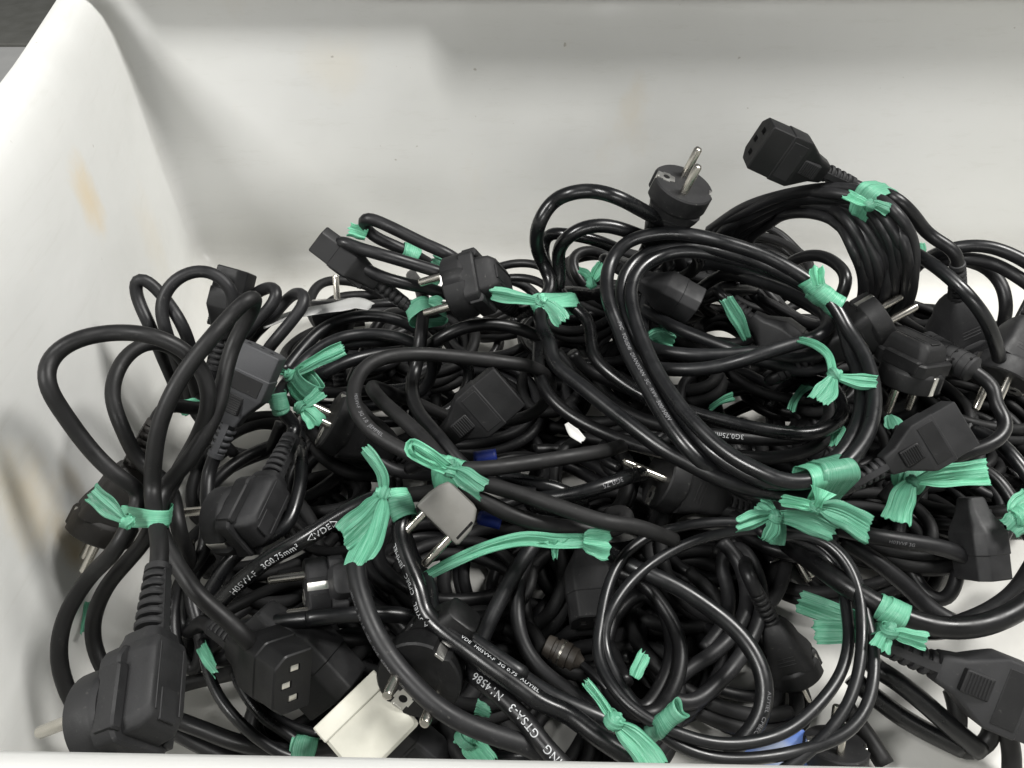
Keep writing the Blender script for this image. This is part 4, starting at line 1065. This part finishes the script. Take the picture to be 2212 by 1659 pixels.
tie('green ribbon scrap showing between the back loops and the plug', None, [], [('C:1075,510@16 1020,480@16.2 965,460@16.4', 10, 12), ('C:1010,600@15.4 975,585@15.4 950,570@15.4', 6, 9)])
tie('green ribbon wrapped on the middle back loop', None, [('C:820,425@17', (-30, 5), 5, 5, 11)], [])
tie('green ribbon end sticking out above the back loops', None, [], [('C:540,300@18.4 490,280@18.6 425,262@18.8', 8, 11)])
tie('green ribbon with one long tail, upper of two by the flat connector', 'A:1860,895@13', [('A:1960,960@12.4', (50, 20), 9, 8, 12)],
    [('A:1880,890@13 2040,800@13.4 2200,725@13.8', 3.5, 11), ('A:1850,890@13 1820,880@13 1790,870@13', 3.5, 6)], 4)
tie('green ribbon with spread tails, lower of two by the flat connector', 'A:1920,1100@13.4', [('A:1790,1085@12.6', (80, 25), 13, 10, 11, 10)],
    [('A:1940,1090@13.4 2000,1050@13.6 2060,1000@13.8', 3.5, 9), ('A:1940,1110@13.3 2000,1160@13 2040,1210@12.6', 4, 14)], 3.8)
tie('green ribbon end behind the crossing left loops', None, [], [('A:1290,1080@12 1240,1090@12.2 1165,1110@12.4', 4, 12)])
tie('green ribbon stub standing beside the bottom left plug', None, [], [('B:1290,880@9 1330,960@9.2 1380,1040@9.3', 8, 11)])
tie('pale green ribbon sliver between the lower left strands', None, [], [('B:590,590@4 560,660@4 530,790@4', 9, 7)])
tie('green ribbon knot with two broad fanned tails over the printed cord', 'D:640,550@15', [('D:760,610@13', (-60, 20), 13, 9, 13)],
    [('D:650,530@15.2 640,430@15.8 590,340@16.3 530,260@16.6', 4, 9.5), ('D:630,580@15.1 530,700@15.6 380,830@16', 5, 17), ('D:640,590@15.1 580,780@15.4 480,1000@15.6', 5, 19)], 4.6)
tie('green ribbon bow at the centre, one loop out to the left', 'D:1075,390@15.6', [('D:1060,450@13.2', (-17, 10), 15, 10, 13)],
    [('D:1060,385@15.8 930,310@16.4 820,240@16.8', 4, 7), ('D:1050,400@15.9 900,330@16.2 815,270@16.7 830,225@16.9 930,270@17 1060,370@16', 4.5, 6), ('D:1095,400@15.7 1190,460@15.7 1290,530@15.6', 5, 14)], 5.4)
tie('flat dull green ribbon trailing across the dark middle', None, [], [('D:850,1120@9.6 1050,1010@10.2 1300,900@10.8 1550,840@11.2 1750,850@11.2 1940,850@11.2', 4, 9.5),
    ('D:1930,850@11.3 2000,860@11.3 2100,870@11.2', 8, 21), ('D:1740,850@11.2 1745,900@10.8 1745,965@10.4', 16, 4)])
tie('green ribbon knot on the lower coil, wide tail down to the front edge', 'K:920,1355@10.6', [('K:1070,1250@9', (50, 20), 15, 10, 19)],
    [('K:900,1330@10.7 830,1220@11 740,1100@11.2', 3.5, 6), ('K:940,1390@10.6 1060,1490@10.4 1130,1570@10.2 1200,1670@10', 5, 16), ('K:1050,1080@8.8 1080,1010@9 1120,930@9.2', 5, 11)], 4.6)
tie('green ribbon knot with ragged tails, left of two below the ring', 'J:610,45@12', [('J:600,110@9.8', (-15, 10), 7, 6, 10)],
    [('J:590,40@12.1 500,60@12.3 370,100@12.4', 4, 13), ('J:630,40@12 800,70@11.8 1000,150@11.2', 5, 16), ('J:610,60@12 600,120@11.6 560,190@11', 5, 12), ('J:600,20@11.6 560,-10@11.6 510,-40@11.6', 5, 12)], 4.2)
tie('green ribbon round the bottom of the big ring, right of two', 'I:880,1440@13.4', [('I:930,1265@14.0', (8, 5), 14, 9, 21, 22)],
    [('I:900,1440@13.6 1050,1490@13.2 1220,1590@12.6', 5, 19), ('I:870,1440@13.5 780,1420@13.4 660,1400@13.2', 4, 8), ('I:930,1330@14.8 905,1390@14.4 885,1440@13.8', 14, 5)], 4)
tie('green ribbon with crossed tails at the right end of the flat coil', 'I:1000,595@16.2', [],
    [('I:990,590@16.3 960,470@16.6 880,400@16.4 770,365@15.6', 5, 6), ('I:990,610@16.3 950,690@16.2 890,760@16', 4.5, 15), ('I:1030,610@16.3 1150,635@16.3 1270,645@16.3', 4, 11)], 4.6)
tie('green ribbon with a long tail to the right under the socket end', 'I:1500,1270@11.6', [('I:1470,1260@10.6', (-10, 10), 7, 7, 13)],
    [('I:1520,1270@11.8 1700,1240@12.2 1980,1215@12.6', 4, 17), ('I:1480,1290@11.7 1430,1400@11.2 1390,1530@10.6', 9, 18)], 3.6)
tie('green ribbon clump cut by the right picture edge', 'I:2190,1500@9.8', [], [('I:2190,1490@9.8 2150,1450@9.8 2240,1380@9.8', 8, 14), ('I:2190,1510@9.8 2150,1560@9.6 2120,1590@9.4', 10, 18)], 6)
tie('green ribbon on the thickest cord at lower right, long tails left', 'J:1350,780@9.6', [('J:1370,660@9.2', (-24, 10), 8, 7, 12)],
    [('J:1330,770@9.6 1200,730@7.4 1000,670@6.8 770,590@6.8', 4, 15), ('J:1320,790@9.5 1150,785@7.2 870,790@6.6', 5, 15), ('J:1370,790@9.7 1480,820@9.8 1590,850@9.8', 4, 11), ('J:1335,800@9.6 1310,850@9.4 1290,900@9.2', 5, 13)], 4.6)
tie('dark green ribbon knot at the very front, bottom centre', 'E:1500,1420@8', [], [('E:1500,1440@8 1580,1530@7.6 1660,1640@7.2', 5, 19), ('E:1490,1410@8 1470,1385@8 1430,1370@8', 5, 11), ('E:1510,1410@8 1540,1400@8 1570,1390@8', 4, 9)], 5)
tie('short bright green ribbon end beside the print GTSA-3', None, [], [('E:1580,1160@8 1630,1180@8 1695,1210@8', 9, 9)])
tie('dark green ribbon over the front cord near the white block', None, [('B:1935,1560@5.4', (0, 10), 6, 6, 12)], [])
tie('striped green ribbon patch inside the right side of the ring', None, [], [('I:1060,935@12 1040,990@11.8 1020,1050@11.6', 13, 13)])
tie('green ribbon corner above the right socket connector', None, [], [('I:1360,850@13 1380,890@13 1400,930@13', 4, 16)])
tie('green ribbon band behind the bright pins at right', None, [], [('G:1255,1200@13.2 1310,1225@13.3 1380,1260@13.3', 14, 16)])
tie('dark green ribbon bit at the right flank of the tall coil', None, [], [('G:1520,830@17 1545,800@17.3 1550,755@17.7', 12, 10)])
tie('dull green ribbon strip in shadow inside the ring', None, [], [('I:900,620@9 800,680@8.6 740,760@8.2 720,820@8', 8, 7), ('I:350,730@8 270,760@8 200,810@8', 7, 6)])
tie('dark green ribbon crumple under the flat coil, left side', None, [], [('H:730,190@11 800,160@11.2 900,180@11', 14, 18)])

# ------------------------------------------------------------------ printing on the cables
lettering(c33, 'H05VV-F   3G0.75mm²   ◁VDE▷', 'B:1780,270@11.3', 4.6, 1, -22, 'print_grey')
lettering(c33, 'AUYIEL   CPBEC   JEMMEL', 'D:860,1100@11.5', 3.6, -1, 48, 'print_grey')
lettering(c33, 'VDE  H05VV-F  3G 0.75  AUYIEL', 'E:1750,870@10', 3.0, 1, 48, 'print_grey')
lettering(c36, 'AOHING   GTSA-3   N14586   CE', 'E:1950,1240@9', 5.2, -1, 0, 'print_grey')
lettering(c34, 'H05VV-F  3G 1.0  VDE  OVE  KEMA  FIMKO', 'E:780,590@11', 2.6, 1, -62, 'print_dim')
lettering(c14, 'PVC  YOUSHI  DIANXIAN  3C  RVV  300/500V', 'H:690,400@15.3', 3.4, -1, 25, 'print_dim')
lettering(c14, 'PVC   3C 0.75mm   RVV', 'F:1200,800@18.6', 2.8, 1, 35, 'print_dim')
lettering(c12, '3G0.75mm²  F', 'H:1220,780@10.8', 4.0, -1, -10, 'print_grey')
lettering(c30, '3G0.75', 'D:2090,490@11.7', 3.8, -1, 0, 'print_dim')
lettering(c45, 'AUYIEL  CPBEC  JEM', 'K:1830,1350@5.6', 2.8, 1, 30, 'print_dim')
lettering(c28, 'H05VV-F  3G 1.0  JEMMEL', 'C:500,1480@14.8', 2.8, -1, 20, 'print_dim')
lettering(c59, 'H03VVF 3G', 'J:1420,215@8', 2.8, 1, -20, 'print_dim')

# ------------------------------------------------------------------ cords deep in the heap
fr = random.Random(23)
spots = [(560, 1000, 3), (620, 1180, 3), (560, 1330, 3), (760, 760, 5), (850, 900, 4), (720, 1080, 4), (940, 780, 5), (1000, 900, 4), (1080, 1060, 5), (960, 1240, 4), (820, 1330, 3), (700, 1500, 2),
         (900, 1500, 2.5), (1080, 1420, 3), (1120, 1250, 3), (1250, 1060, 5), (1300, 900, 6), (1240, 760, 7), (1420, 820, 7), (1560, 760, 7), (1700, 800, 7), (1620, 930, 6), (1450, 980, 6), (1350, 1200, 3),
         (1480, 1300, 2.5), (1420, 1420, 2.5), (1560, 1180, 4), (1250, 1350, 3), (1300, 1560, 2.5), (1100, 1570, 2), (1660, 1080, 5), (1830, 950, 5), (1900, 820, 6), (1500, 620, 9), (1330, 640, 9), (1640, 600, 8), (1800, 1080, 4), (1950, 1000, 4), (1560, 1440, 2),
         (2080, 900, 5), (2050, 720, 8), (1230, 700, 8), (1110, 700, 6.5), (1890, 1120, 3), (2000, 880, 5), (1960, 720, 7), (1180, 840, 5.5), (820, 700, 6), (2160, 780, 6), (2170, 1000, 4), (2090, 1040, 3.5), (1980, 1130, 3.5), (1840, 1180, 3)]
def hood(px, py):
    if px < 680: return 'under the tall left loops' if py < 1250 else 'behind the bottom left plug'
    if px < 900: return 'under the two green ties at back left' if py < 950 else 'under the H05VV-F cord' if py < 1300 else 'under the white block'
    if px < 1180: return 'under the two pin plug at the back' if py < 850 else 'under the green bow' if py < 1150 else 'under the printed pair' if py < 1480 else 'at the front edge, bottom centre'
    if py < 700: return 'under the arcs at the back'
    if py < 1000: return 'inside the big ring' if px < 1780 else 'right of the big ring'
    if py < 1120: return 'below the big ring'
    return 'inside the thin coil'
for k, (px, py, z) in enumerate(spots):
    for layer in range(3):
        c = at(px + fr.uniform(-45, 45), py + fr.uniform(-35, 35), max(.6, z - layer * 1.9))
        R = fr.uniform(.030, .052); e = fr.uniform(.55, .9); rot = fr.uniform(0, 6.3); tx, ty = fr.uniform(-.35, .35), fr.uniform(-.35, .35)
        turns = fr.choice((1.6, 2.2, 2.7)); n = int(turns * 12)
        P = []
        for i in range(n):
            th = rot + 2 * math.pi * i / 12
            rr = R * (1 + .10 * math.sin(i * .7 + k)) + .0012 * i / 12
            x, y = rr * math.cos(th), rr * e * math.sin(th)
            q = Vector((x * math.cos(rot) - y * math.sin(rot), x * math.sin(rot) + y * math.cos(rot), 0))
            q.z = q.x * tx + q.y * ty + .006 * i / 12 - .004 + fr.uniform(-.0015, .0015)
            v = c + q; v.z = max(v.z, .005)
            P.append(v)
        cord('black cord coil deep in the heap ' + hood(px, py), fr.choice((3.5, 3.7, 3.9, 3.2)), P, fr.choice(('cord_deep_shade', 'cord_deep_shade', 'cord_satin')),
             group='cord coils buried deep in the heap', sides=8)
